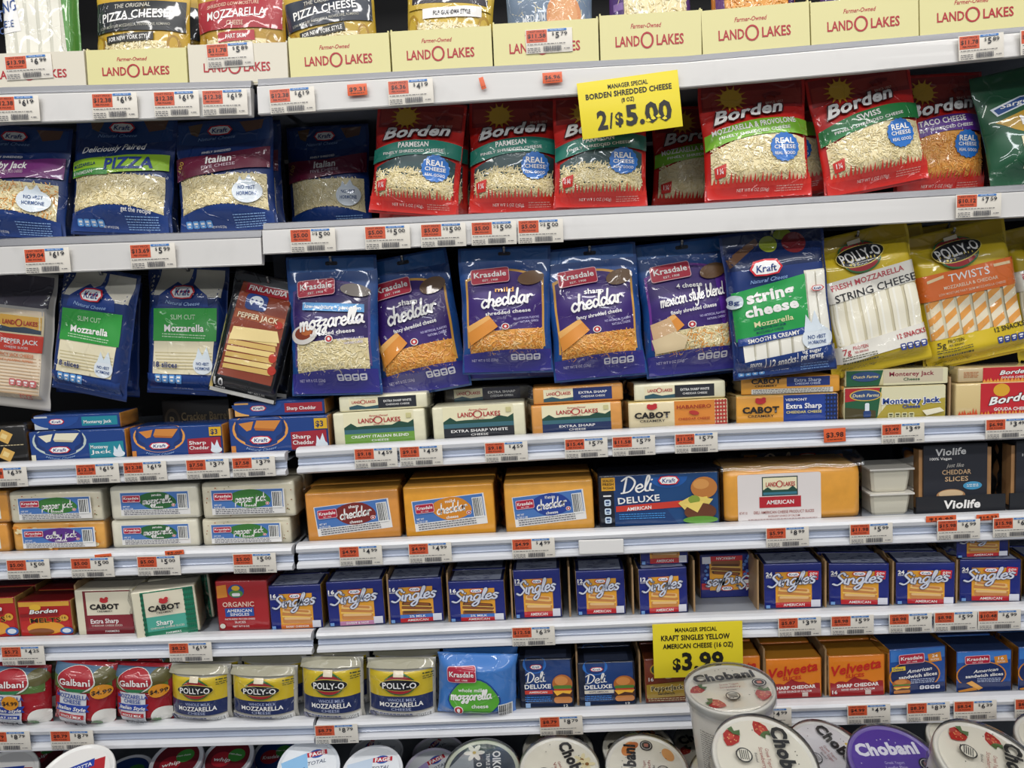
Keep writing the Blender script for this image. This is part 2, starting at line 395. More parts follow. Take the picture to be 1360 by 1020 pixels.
    def overwrap(s, margin=.004, fin=.012):
        """loose clear film collar standing off the sides and top"""
        W, H, D = s.W/2 + margin, s.H + margin, s.D; rr = random.Random(int(s.seed*100)); n = 8
        for sx in (-1, 1):
            V = []; Fs = []
            for j in range(n+1):
                z = H*j/n
                V += [(sx*(W - margin), -.0015, z*.99), (sx*(W + fin*rr.uniform(.1, .5)), D*.35, z), (sx*(W+fin*rr.uniform(0, .3)), D*.98, z)]
            for j in range(n):
                for k in range(2): a = j*3+k; Fs.append((a, a+1, a+4, a+3))
            s.extra('clear_wrap', V, Fs, 'clear')
        return s
    def done(s):
        for n in s.order:
            p = s.parts[n]
            if p['F']: s.meshes.append((n, mk_mesh(n, p['V'], p['F'], p['C'], p['m'], smooth=True), p['k']))
        return s
SUB = [('shredded_cheese', 'cheese_window'), ('lid_print', 'lid'), ('brand_lettering', 'lid'), ('round_stamp', 'lid'), ('flower_picture', 'lid'), ('fruit_picture', 'lid'), ('clear_overcap', 'lid'), ('side_print', 'tub'),
 ('price_print', 'card'), ('unit_price_box', 'card'), ('barcode', 'card'), ('sign_lettering', 'card'), ('hang_hole', 'pouch'), ('flavour_band', 'pouch'), ('lower_panel', 'pouch'), ('count_mark', 'wrapped_slices'), ('flavour_strip', 'yellow_panel'),
 ('serving_picture', 'yellow_panel'), ('price_flash', 'wrapped_slices'), ('corner_panel', 'wrapped_slices'), ('serving_mark', 'pouch'), ('round_badge', 'pouch'), ('sun_emblem', 'pouch'), ('sleeve_print', 'sleeve'), ('tray_print', 'tray')]
def spawn(pk, name, label, cat, group, M4):
    root = bpy.data.objects.new(name, None); COL.objects.link(root); root.empty_display_size = .02
    root.matrix_world = M4; tagit(root, label, cat, group)
    made = {}
    for n, me, k in pk.meshes:
        o = ob(n, me, root); made[n] = o
        if k: o['kind'] = k
    for ch, pa in SUB:
        if ch in made and pa in made and made[ch].parent == root and made[pa].parent == root and not made[ch].children: made[ch].parent = made[pa]
    return root
# ---------------------------------------------------------------- marks and emblems
W_ = '#f4f2ee'
def kraft(p, cx, cy, w, a=0):
    p.part('brand_logo'); h = w*.42
    for k, c in ((1.0, '#d21f2c'), (.86, '#f6f6f4')):
        ww, hh = w*k/2, h*(k - (.06 if k < 1 else 0))/2
        p.poly(p.rot([(cx-ww, cy), (cx-ww*.72, cy-hh*.85), (cx, cy-hh), (cx+ww*.72, cy-hh*.85), (cx+ww, cy), (cx+ww*.72, cy+hh*.85), (cx, cy+hh), (cx-ww*.72, cy+hh*.85)], cx, cy, a), c)
    p.text('Kraft', cx, cy, h*.46, '#15357f', w*.6, .025, .1, a); p.part('print')
def krasdale(p, cx, cy, w, a=0, h=None):
    p.part('brand_logo'); h = h or w*.42
    p.rect(cx-w/2, cy-h/2, cx+w/2, cy+h/2, '#e9b9c0', a, r=h*.16); p.rect(cx-w/2+.8, cy-h/2+.8, cx+w/2-.8, cy+h/2-.8, '#b31d3a', a, r=h*.14)
    p.text('Krasdale', cx, cy-h*.1, h*.36, W_, w*.84, .03, 0, a); p.text('EST. 1908', cx, cy+h*.3, h*.13, W_, w*.4, .01, 0, a); p.part('print')
def land(p, cx, cy, w, col='#b3232f', h=None, a=0):
    p.part('brand_logo'); h = h or w*.125; r = h*.78
    p.text('LAND', cx-w*.31, cy, h, col, w*.36, .028, 0, a); p.text('LAKES', cx+w*.32, cy, h, col, w*.40, .028, 0, a)
    pts = [(cx-w*.02 + r*math.cos(t*math.pi/12), cy + r*math.sin(t*math.pi/12)) for t in range(25)]
    V = []; T = []
    for i in range(25):
        x, y = pts[i]; V += [(x, y), (cx-w*.02 + (x-cx+w*.02)*.72, cy + (y-cy)*.78)]
        if i: T += [(2*i-2, 2*i-1, 2*i+1), (2*i-2, 2*i+1, 2*i)]
    p.add(p.rot(V, cx, cy, a), T, col); p.part('print')
def polly(p, cx, cy, w, a=0):
    p.part('brand_logo'); h = w*.5
    p.ell(cx, cy, w*.42, h*.62, '#2f6b35', a); p.ell(cx, cy, w*.39, h*.55, '#a3262c', a)
    p.ell(cx, cy, w*.51, h*.36, '#e9d46a', a); p.ell(cx, cy, w*.495, h*.33, '#15171d', a); p.rect(cx-w*.13, cy-h*.66, cx+w*.13, cy-h*.48, '#e8dcc0', a)
    p.text('POLLY-O', cx, cy, h*.36, W_, w*.84, .03, 0, a); p.part('print')
def drop(p, cx, cy, r, c='#c02a30'):
    p.ell(cx, cy, r, r*.85, W_, n=12); p.ell(cx, cy, r*.82, r*.68, c, n=12); p.ell(cx, cy, r*.35, r*.35, W_, n=8)
def facts(p, x, y, n, sz, col='#2a6fbf', ink=W_, gap=1.2):
    for i in range(n):
        xx = x + i*(sz+gap); p.rect(xx, y, xx+sz, y+sz, col, r=sz*.22); p.rect(xx+sz*.2, y+sz*.22, xx+sz*.8, y+sz*.5, ink); p.rect(xx+sz*.3, y+sz*.65, xx+sz*.7, y+sz*.8, ink)
def sandwich(p, x0, y0, x1, y1, dark=False, burger=False):
    p.part('serving_picture'); w, h = x1-x0, y1-y0; a, b = ('#8a4f22', '#5c3213') if dark else ('#c98544', '#e8bd82')
    if burger:
        p.ell(x0+w*.5, y0+h*.33, w*.5, h*.33, '#b4672c'); p.ell(x0+w*.45, y0+h*.22, w*.33, h*.16, '#d48b45')
        p.rect(x0+w*.04, y0+h*.38, x1-w*.04, y0+h*.5, '#4f7f2e', r=h*.05); p.rect(x0+w*.08, y0+h*.5, x1-w*.06, y0+h*.56, '#c0392b')
        p.rect(x0+w*.02, y0+h*.6, x1-w*.02, y0+h*.78, '#4a2414', r=h*.07); p.poly([(x0+w*.02, y0+h*.56), (x1-w*.02, y0+h*.56), (x1-w*.15, y0+h*.68), (x0+w*.5, y0+h*.64), (x0+w*.2, y0+h*.74)], '#f2b53a')
        p.rect(x0+w*.05, y0+h*.78, x1-w*.05, y1, '#c07a3a', r=h*.09)
    else:
        r = h*.12
        p.rect(x0+w*.02, y0+h*.58, x1-w*.02, y1, a, 2, r); p.rect(x0+w*.06, y0+h*.60, x1-w*.06, y0+h*.76, b, 2, r*.6); p.rect(x0, y0+h*.50, x1, y0+h*.60, '#f4c860', 3, r*.3)
        p.rect(x0+w*.01, y0+h*.28, x1-w*.01, y0+h*.52, a, 5, r*.8); p.rect(x0+w*.03, y0+h*.04, x1-w*.04, y0+h*.34, b, 7, r); p.rect(x0+w*.08, y0+h*.08, x1-w*.10, y0+h*.22, a, 7, r*.5); p.rect(x0+w*.02, y0+h*.26, x1-w*.02, y0+h*.31, '#f4c860', 6, r*.2)
    p.part('print')
CREAM = ['#efe0b0', '#e8d6a0', '#f5e9c2', '#dfcd94']; ORNG = ['#eba548', '#e39a3e', '#f0b560', '#de8d35']; MIXC = CREAM + ORNG[:2]
def flames(p, x0, x1, y, hgt, col, n=26, seed=3):
    rr = random.Random(seed); V = []; T = []
    for i in range(n):
        x = x0 + (x1-x0)*i/n; b = len(V); d = (x1-x0)/n; h = hgt*rr.uniform(.4, 1.1)
        V += [(x-.5, y+3), (x+d+.5, y+3), (x + d/2 + rr.uniform(-1, 1), y-h)]; T.append((b, b+1, b+2))
    p.add(V, T, col)
# ---------------------------------------------------------------- shredded bags
def borden(name, band, dark=False, cheese=CREAM, w=125, h=158, price=False, sub=True, wt='NET WT 5 OZ (142g)'):
    p = Pk(w, h, .042, 'pouch', 'film', 850); k = w/125
    p.body('#d0211a', '#b0181a', name='pouch')
    p.band(4, w-4, lambda u: 4, lambda u: 40, '#8f1a18'); p.band(6, w-6, lambda u: 14, lambda u: 34, '#a8352a')
    p.part('sun_emblem')
    for i in range(14):
        t = math.radians(i*360/14); p.poly([(42 + 13*math.cos(t-.16), 25 + 12*math.sin(t-.16)), (42 + 13*math.cos(t+.16), 25 + 12*math.sin(t+.16)), (42 + 22*math.cos(t), 25 + 19*math.sin(t))], '#e0a82a')
    p.ell(42, 25, 14, 13, '#e8b838'); p.part('print')
    p.poly([(82, 22), (96, 18), (108, 20), (106, 24), (100, 24), (98, 29), (96, 24), (88, 25), (86, 30), (84, 26)], '#7d1414')
    p.part('cheese_window'); p.band(8, w-8, lambda u: 92-14*u+12*(2*u-1)**2-6, lambda u: 136, '#2c4a4c' if dark else cheese[0])
    if dark: p.band(9, w-9, lambda u: 108 + 4*(2*u-1)**2, lambda u: 136, '#e0cf98')
    p.shreds(9, 98, w-9, 136, cheese, 600, wd=1.0, top=lambda u: (103 if dark else 90) - 4*math.sin(u*3.1) + (0 if dark else -5*u), L=9)
    p.part('flavour_band'); tp = lambda u: 74 - 14*u - 7*math.sin(u*math.pi)
    p.band(3, w-3, tp, lambda u: tp(u) + (20 if sub else 20), band, 14)
    return p
def borden_end(p, prod, tw, w=125, h=158, wt='NET WT 5 OZ (142g)', tcol=W_):
    p.text(prod, w*.47, 67, 7.2, tcol, tw, .03, 0, -6); p.text('FINELY SHREDDED CHEESE', w*.47, 76, 3.6, tcol, w*.66, .02, 0, -6)
    p.part('brand_logo'); p.text('Borden', 60, 47, 17, W_, 92, .045, .35, -8, out='#3a1013', ob=.05); p.part('print')
    p.text('SINCE 1857', 96, 36, 3.5, '#d8b8a8', 24, .01, 0, -6)
    p.part('lower_panel'); p.poly([(3, 136), (w-3, 134), (w-3, h-3), (3, h-3)], '#d42418'); flames(p, 4, w-4, 137, 12, '#dc3020'); 
    p.text(wt, w*.44, 143, 3.8, '#f2c9bd', 42, .02); p.micro(w*.66, 140, w*.9, 148, '#e59a8c', 2.8)
    p.part('serving_mark'); p.poly([(12, 118), (26, 114), (25, 128), (13, 130)], '#cf2b20'); p.text('1¼', 19, 122, 6, W_, 7, .02)
    p.part('round_badge'); 
    cx, cy = w*.73, 97
    pts = [(cx + (19 if i % 2 else 17.6)*math.cos(i*math.pi/16), cy + (19 if i % 2 else 17.6)*math.sin(i*math.pi/16)) for i in range(32)]
    p.poly(pts, '#1f6fc4'); p.text('REAL', cx, cy-8, 7.5, W_, 24, .035); p.text('CHEESE', cx, cy, 5, W_, 27, .025); p.text('REAL GOOD', cx, cy+8, 4, W_, 26, .02)
    p.part('print'); return p.done()
P = {}
P['b_parm'] = borden_end(borden('p', '#1d7a68', True), 'PARMESAN', 42)
P['b_mozz'] = borden_end(borden('p', '#7cb82e', False, w=140, h=158), 'MOZZARELLA & PROVOLONE', 108, 140, wt='NET WT 8 OZ (226g)')
P['b_swiss'] = borden_end(borden('p', '#1c7a3c', False, w=140, h=160), 'SWISS', 34, 140, 160, wt='NET WT 6 OZ (170g)')
P['b_taco'] = borden_end(borden('p', '#5a2a8c', False, ORNG), 'TACO CHEESE', 64)
def kraft_shred(band, l1, l2, cols, kind):
    p = Pk(142, 155, .042, 'pouch', 'film', 850); p.body('#0f3170', '#0c2861', name='pouch')
    p.band(5, 137, lambda u: 5, lambda u: 30+8*math.sin(u*3.14), '#16407f'); rr = random.Random(2)
    p.poly([(20, 6), (42, 4), (34, 22), (24, 18)], '#6b5138'); p.poly([(95, 5), (130, 4), (126, 16), (104, 20)], '#6b4a38')
    p.part('cheese_window'); p.band(8, 134, lambda u: 80, lambda u: 128-10*math.sin(u*3.14), cols[0])
    p.shreds(9, 80, 133, 128, cols, 520, bot=lambda u: 127-9*math.sin(u*3.14), L=8, wd=1.0)
    p.part('lower_panel'); p.band(4, 138, lambda u: 129-10*math.sin(u*3.14), lambda u: 151, '#14397e')
    facts(p, 12, 135, 4, 9, '#5f9fe0'); p.text('NET WT 8 OZ (226g)', 60, 143, 3, W_, 20, .01); p.micro(84, 130, 128, 148, '#8fb4e4', 3)
    p.part('flavour_band')
    if kind == 'pizza':
        p.band(5, 137, lambda u: 64-13*u, lambda u: 85-13*u, '#9ccb2b'); p.band(5, 60, lambda u: 76-3*u, lambda u: 84-3*u, '#3f9a3a')
        p.text('PIZZA', 87, 66, 14, '#1a3c8c', 66, .05, .1, -4); p.text('MOZZARELLA', 26, 70, 4.2, '#1a3c6c', 34, .02, 0, -5); p.text('& PARMESAN', 24, 79, 4.2, '#e8f4e0', 32, .02, 0, -5)
        p.text('Deliciously Paired', 64, 47, 8.5, W_, 88, .02, .35, -5)
        p.part('print'); p.text('get the recipe', 100, 123, 5, W_, 38, .02, .2, 4)
    else:
        p.band(3, 138, lambda u: 52-10*u+6*math.sin(u*3.1), lambda u: 83-12*u, band); p.text(l1, 70, 60, 9.5, W_, len(l1)*5.4, .04, .1, -4); p.text(l2, 70, 69, 4, '#e4ccd8', 48, .01, 0, -4)
        p.text('FINELY SHREDDED', 66, 49, 3.3, W_, 42, .02, 0, -4); p.text('100', 12, 64, 8, '#c9a24a', 13, .01, 0, -60)
        p.part('milk_splash'); p.ell(108, 104, 20, 15, '#e6eef4'); p.poly([(96, 94), (100, 84), (105, 92), (112, 82), (118, 94)], '#dfeaf2'); p.text('NO rBST', 108, 99, 5, '#28508c', 22, .02); p.text('HORMONE', 108, 107, 5, '#28508c', 26, .02)
    p.part('print'); p.text('Natural Cheese', 64, 29, 5, '#8fb0e0', 54, .0, .3, -2); kraft(p, 68, 17, 37)
    return p.done()
P['k_pizza'] = kraft_shred('', '', '', CREAM, 'pizza'); P['k_ital'] = kraft_shred('#6d1838', 'Italian', 'FIVE CHEESE', CREAM, 'x'); P['k_colby'] = kraft_shred('#7a2a78', 'Colby Jack', 'COLBY & MONTEREY JACK CHEESES', MIXC, 'x')
def kras_bag(word, top, sub, cols, blk='#e8963a', gold='#e0a84c', mozz=False, four=False, W2=None):
    w, h = 125, 180; p = Pk(w, h, .045, 'pouch', 'film', 850); p.body('#1c4f96', '#1c3f88', name='pouch')
    p.band(4, 121, lambda u: 3, lambda u: 20, '#2a6ab4'); p.part('hang_hole'); p.rect(54, 7, 71, 12, '#0a1420', r=2); p.part('print')
    p.part('flavour_panel'); p.band(8, 116, lambda u: 42 - 14*math.sin(u*3.1)+3, lambda u: 142, gold, 14); p.band(11, 113, lambda u: 45 - 14*math.sin(u*3.1)+3, lambda u: 145, '#3a1f70' if not mozz else '#2d1a60', 14)
    if four: p.poly([(100, 40), (114, 44), (118, 120), (106, 130)], '#5a2a9a')
    p.part('cheese_window'); t = 112 if mozz else 122
    p.band(12, 113, lambda u: t-2*math.sin(u*3.1)-6*u, lambda u: 150, cols[0])
    p.shreds(13, t, 112, 150, cols, 380, top=lambda u: t+1-2*math.sin(u*3.1)-6*u, L=9)
    p.part('lower_panel'); p.band(3, 122, lambda u: 151 - 9*u*(1-u)*2 - 5*u, lambda u: 177, '#33308c', 12)
    p.text('NET WT 8 OZ (226g)', 32, 158, 4, '#c9c4ea', 36, .01, 0, -3); facts(p, 68, 150, 4, 9, '#e8e6f0', '#33308c')
    if mozz:
        p.part('serving_picture'); p.ell(26, 100, 20, 12, '#e8e2da', -10); p.ell(26, 98, 14, 8, '#8c3a1c', -10); p.ell(30, 96, 8, 5, '#c06a34'); p.part('print'); 
        p.part('blue_strip'); p.poly([(25, 60), (108, 64), (108, 74), (25, 70)], '#5a9fd8'); p.text('low-moisture • part-skim', 66, 67, 5, W_, 76, .03, .1, 3)
    else:
        p.part('block_picture'); p.poly([(10, 112), (40, 96), (52, 112), (44, 118), (14, 138)], blk); p.poly([(10, 112), (40, 96), (43, 101), (12, 120)], '#f2b564')
        if four: p.poly([(10, 128), (40, 118), (56, 128), (50, 142), (14, 146)], '#e6cfa4'); p.poly([(10, 108), (34, 100), (42, 118), (12, 128)], '#dcb68a')
    p.part('print'); p.part('herb_picture'); p.ell(98, 46, 18, 10, '#6a4a2a', -12) if not mozz else p.ell(96, 46, 20, 8, '#8a8078', 8); p.part('print')
    p.part('lettering')
    if four: p.text('4 cheese', 64, 62, 6, W_, 34, .03); p.script(word, 66, 78, 8, W_, 84, .12, -6)
    else:
        if top: p.text(top, 62, 62, 6.5, '#e8a84a' if top == 'mild' else W_, 26, .03)
        p.script(word, 64, 78 if not mozz else 86, 10, W_, 68 if not mozz else 86, .125, -6)
    p.text(sub, 66, 92 if not mozz else 98, 5, W_, 60, .03, 0, -5)
    p.text('NO ARTIFICIAL FLAVORS', 90, 101 if not mozz else 106, 3, '#c9c4ea', 34, .01, 0, -4); p.text('NATURAL CHEESE', 94, 106 if not mozz else 111, 3, '#c9c4ea', 24, .01, 0, -4)
    drop(p, 62, 112 if not mozz else 106, 5.5); p.part('print'); krasdale(p, 43, 42, 52, -4, 22)
    return p.done()
P['kr_mozz'] = kras_bag('mozzarella', '', 'shredded cheese', CREAM, gold='#5a4a8a', mozz=True); P['kr_sharp'] = kras_bag('cheddar', 'sharp', 'fancy shredded cheese', ORNG)
P['kr_mild'] = kras_bag('cheddar', 'mild', 'shredded cheese', ORNG + ['#f6c98a']); P['kr_four'] = kras_bag('mexican style blend', '', 'finely shredded cheese', MIXC, gold='#7a3a9a', four=True)
def kraft_slices():
    w, h = 116, 166; p = Pk(w, h, .028, 'slab', 'film', 850); p.body('#12306e', '#0f2a62', name='pouch')
    p.band(6, 110, lambda u: 5, lambda u: 40, '#cfcabb'); p.poly([(4, 4), (20, 4), (10, 60), (4, 60)], '#12306e')
    p.poly([(22, 40), (44, 22), (52, 26), (60, 22), (66, 4), (70, 4), (68, 24), (92, 38), (94, 52), (20, 54)], '#153a86')
    p.part('sliced_cheese'); p.poly([(16, 96), (104, 92), (100, 138), (14, 140)], '#f0e6c4')
    for i in range(6): p.poly([(17+i, 112+i*4), (101, 110+i*4), (101, 111.3+i*4), (17+i, 113.4+i*4)], '#cfc194')
    p.part('flavour_band'); p.band(15, 106, lambda u: 57-4*u, lambda u: 98-3*u, '#2f9a3c'); p.text('SLIM CUT', 58, 66, 6.5, '#cfe8c8', 36, .0, 0, -2); p.text('Mozzarella', 60, 80, 9, W_, 58, .035, 0, -2); p.micro(28, 88, 92, 94, '#bfe0b8')
    p.part('milk_splash'); p.ell(88, 126, 14, 12, '#e8eff4'); p.poly([(78, 118), (82, 104), (88, 114), (94, 102), (99, 118)], '#e0ebf2'); p.text('NO rBST', 88, 124, 4, '#2a4f8c', 18, .02); p.text('HORMONE', 88, 130, 4, '#2a4f8c', 20, .02)
    p.part('lower_panel'); p.band(6, 110, lambda u: 139+2*u, lambda u: 160, '#14397e'); facts(p, 18, 140, 4, 9, '#5f9fe0'); p.text('18 slices', 34, 127, 7, '#1a2f6a', 34, .04); p.text('NET WT 8 OZ (226g)', 55, 155, 3.2, W_, 28, .01)
    p.part('print'); p.text('Natural Cheese', 58, 49, 4.5, '#9fbfe8', 50, 0, .3, 0, -2); kraft(p, 57, 36, 37, -2)
    return p.done()
P['k_slice'] = kraft_slices()
def lol_slices():
    w, h = 112, 180; p = Pk(w, h, .026, 'slab', 'film', 850); p.body('#c9c4bc', '#a9a8a8', name='pouch', material='wrap')
    p.band(5, 107, lambda u: 5, lambda u: 46, '#55505c'); p.part('sliced_cheese'); p.poly([(8, 50), (104, 50), (104, 165), (8, 168)], '#ecd9bd')
    for i in range(12): p.rect(9, 112+i*4.2, 103, 113.2+i*4.2, '#c9a882')
    p.part('brand_label'); p.rect(42, 56, 104, 82, '#ead9b0'); p.rect(44, 58, 102, 80, '#e7b34c'); p.poly([(44, 80), (44, 72), (60, 74), (80, 72), (102, 75), (102, 80)], '#3a4a5a'); p.rect(40, 82, 104, 104, '#d8402c')
    p.text('PEPPER JACK', 74, 91, 6, W_, 52, .03); p.text('CHEESE SLICES', 70, 99, 3, W_, 34, .01); p.text('SPICY JACK CHEESE', 70, 109, 4.6, '#d06a2a', 50, .02); p.text('WITH JALAPENO PEPPERS', 70, 116, 3.2, '#d06a2a', 50, .01)
    p.part('print'); land(p, 73, 67, 48); facts(p, 62, 140, 4, 9, '#cc6a6a'); p.text('10 SLICES', 88, 160, 4, '#c03a3a', 18, .02)
    return p.done()
P['lol_slice'] = lol_slices()
def finlandia():
    w, h = 86, 165; p = Pk(w, h, .026, 'slab', 'film', 850); p.body('#131418', '#0f1014', name='pouch')
    p.part('flavour_panel'); p.poly([(12, 14), (76, 14), (78, 140), (8, 140)], '#8a3a20'); p.poly([(12, 50), (76, 50), (76, 62), (12, 62)], '#b05a30')
    p.part('sliced_cheese')
    for i in range(6): p.poly([(12, 84+i*8), (72, 80+i*8), (74, 87+i*8), (12, 90+i*8)], '#f0d489' if i % 2 == 0 else '#dcb868')
    p.poly([(14, 74), (70, 68), (76, 82), (12, 92)], '#f6de9c')
    p.part('tomato_picture'); p.ell(72, 104, 5, 6, '#c23a24'); p.ell(74, 120, 5, 6, '#b83220'); p.ell(70, 60, 5, 5, '#b83220')
    p.part('brand_logo'); p.rect(18, 14, 72, 27, '#a01f2c', -2); p.text('FINLANDIA', 45, 20, 7, W_, 48, .03, .1, -2); p.rect(22, 28, 50, 48, '#1d3f86', -2, r=5); p.ell(36, 37, 9, 7, '#e6edf2'); p.ell(36, 42, 5, 4, '#1d3f86')
    p.part('print'); p.text('PEPPER JACK', 42, 56, 7, '#f4e2c0', 52, .03, .1, -2); p.text('10', 12, 148, 9, W_, 11, .03); p.text('SLICES', 14, 156, 3.5, W_, 12, .01); p.text('NET WT 7 OZ', 60, 154, 3.4, W_, 22, .01)
    p.part('foil_edge'); p.poly([(1, 60), (5, 62), (5, 160), (1, 160)], '#c9b26a'); p.band(2, 84, lambda u: 159, lambda u: 164, '#b9b7b2')
    return p.done()
P['fin'] = finlandia()
def kstring():
    w, h = 140, 193; p = Pk(w, h, .03, 'slab', 'film', 850); p.body('#0f2f70', '#0e2a60', name='pouch')
    p.band(4, 136, lambda u: 4, lambda u: 50, '#0c2454'); p.part('food_picture'); p.poly([(4, 34), (48, 10), (52, 18), (6, 46)], '#6a4a34'); p.ell(64, 20, 12, 11, '#9aa832'); p.ell(84, 9, 12, 7, '#8a9a2c'); p.ell(98, 22, 16, 14, '#7a2028')
    p.part('cheese_sticks'); p.rect(12, 140, 130, 172, '#e8e4d4'); p.rect(104, 60, 132, 150, '#e8e4d4')
    for i in range(7): p.rect(12+i*17.2, 141, 26+i*17.2, 171, '#f6f3e6'); p.rect(26.4+i*17.2, 141, 27.6+i*17.2, 171, '#b9b49c')
    for i in range(2): p.rect(106+i*13, 62, 117+i*13, 150, '#f6f3e6')
    p.part('flavour_panel'); p.band(6, 104, lambda u: 78-14*u, lambda u: 142-4*u, '#22a04c'); p.text('string', 55, 84, 15, W_, 66, .06, 0, -5); p.text('cheese', 55, 102, 13, W_, 74, .06, 0, -5); p.text('Mozzarella', 56, 119, 7, '#e8e4b0', 54, .02, 0, -5)
    p.text('LOW-MOISTURE PART-SKIM', 50, 126, 3.3, '#103a5c', 44, .01, 0, -4); p.text('MOZZARELLA CHEESE', 50, 131, 3.3, '#103a5c', 38, .01, 0, -4)
    p.part('blue_strip'); p.poly([(8, 138), (98, 132), (98, 141), (8, 148)], '#173f8c'); p.text('SMOOTH & CREAMY', 54, 140, 5.5, W_, 72, .035, 0, -4)
    p.part('milk_splash'); p.ell(112, 148, 20, 15, '#e4edf3'); p.poly([(96, 140), (100, 116), (107, 128), (112, 112), (118, 130), (128, 138)], '#dfeaf2'); p.text('NO rBST', 112, 146, 5, '#2a4f8c', 24, .02); p.text('HORMONE', 112, 153, 4.5, '#2a4f8c', 24, .02)
    p.part('lower_panel'); p.band(4, 136, lambda u: 170-12*u, lambda u: 190, '#14397e'); p.text('12 snacks', 64, 171, 6, W_, 36, .03, 0, -3); p.text('source', 26, 171, 4, W_, 17, .02); p.text('0g sugar', 104, 163, 5, W_, 26, .03, 0, -2); p.text('per serving', 104, 169, 4.6, W_, 30, .03, 0, -2)
    p.rect(40, 167, 41, 176, W_); p.rect(84, 164, 85, 173, W_); facts(p, 6, 180, 4, 8, '#5f9fe0'); p.text('NET WT 12 OZ (340g)', 62, 183, 3, W_, 24, .01); p.micro(90, 175, 128, 188, '#7fa8e0', 3)
    p.part('print'); p.ell(9, 90, 8, 9, '#d8e4ea'); p.text('8g', 9, 90, 6, '#14397e', 8, .02); p.text('Natural Cheese', 54, 65, 5, '#8fb0e0', 52, 0, .3, -3); kraft(p, 52, 51, 45, -1); kraft(p, 118, 84, 17)
    return p.done()
P['kstring'] = kstring()
def pollybag(twist):
    w, h = 142, 188; p = Pk(w, h, .034, 'slab', 'film', 850); p.body('#dcbf22', '#c9a91c', name='pouch')
    p.band(4, 138, lambda u: 4, lambda u: 22, '#c4a51c')
    p.part('cheese_sticks'); p.poly([(8, 84), (134, 80), (134, 142), (8, 146)], '#d8cfb0')
    n = 6
    for i in range(n):
        x = 9 + i*21; p.rect(x, 82, x+17, 145, '#f4eed8' if not twist else '#efe2c4', r=4)
        if twist:
            for k in range(3): p.poly([(x, 96+k*20), (x+17, 86+k*20), (x+17, 95+k*20), (x, 106+k*20)], '#e8a04a')
        else: p.rect(x+5, 84, x+8, 143, '#fbf8ea')
    p.part('flavour_panel')
    if twist:
        p.band(4, 138, lambda u: 57-2*u, lambda u: 92, '#e8722a'); p.text('TWISTS', 72, 66, 11, W_, 56, .01); p.text('MOZZARELLA & CHEDDAR', 72, 78, 4.6, '#f8e0c0', 74, .02); p.text('LOW MOISTURE PART SKIM MOZZARELLA CHEESE', 72, 86, 3.2, '#f8d8b8', 92, .01)
        p.poly([(14, 64), (38, 60), (38, 64), (14, 68)], '#f4d8a8'); p.poly([(106, 60), (128, 60), (128, 64), (106, 64)], '#f4d8a8')
    else:
        p.band(4, 138, lambda u: 60-8*u, lambda u: 88-8*u, '#ece8dc'); p.text('FRESH MOZZARELLA', 66, 64, 7.5, '#c04a52', 106, .02, 0, -4); p.text('STRING CHEESE', 74, 78, 10, '#1c1c22', 118, .01, 0, -4)
    p.part('lower_panel')
    if twist: p.band(4, 138, lambda u: 146-3*u, lambda u: 184, '#dcbf22'); c = '#2a2a18'
    else: p.band(4, 138, lambda u: 146-10*u, lambda u: 168-8*u, '#ece8dc'); c = '#b8303a'
    p.text('5g' if twist else '7g', 18, 153, 8, c, 11, .02); p.text('PROTEIN', 38, 150, 5, c, 22, .01); p.text('PER SERVING', 38, 156, 3, c, 20, .01)
    p.text('12 SNACKS', 112, 147, 6.5, c, 40, .03, 0, -3); facts(p, 94, 158, 4, 8, '#2a3f8c'); p.micro(12, 160, 60, 167, '#4a4a2a', 3); p.text('NET WT 8 OZ (226g)' if twist else 'NET WT 12 OZ (340g)', 36, 173, 4.2, '#2a2a18', 48, .02, 0, -2)
    p.part('print'); polly(p, 64, 34, 70, -5)
    return p.done()
P['pollys'] = pollybag(False); P['pollyt'] = pollybag(True)
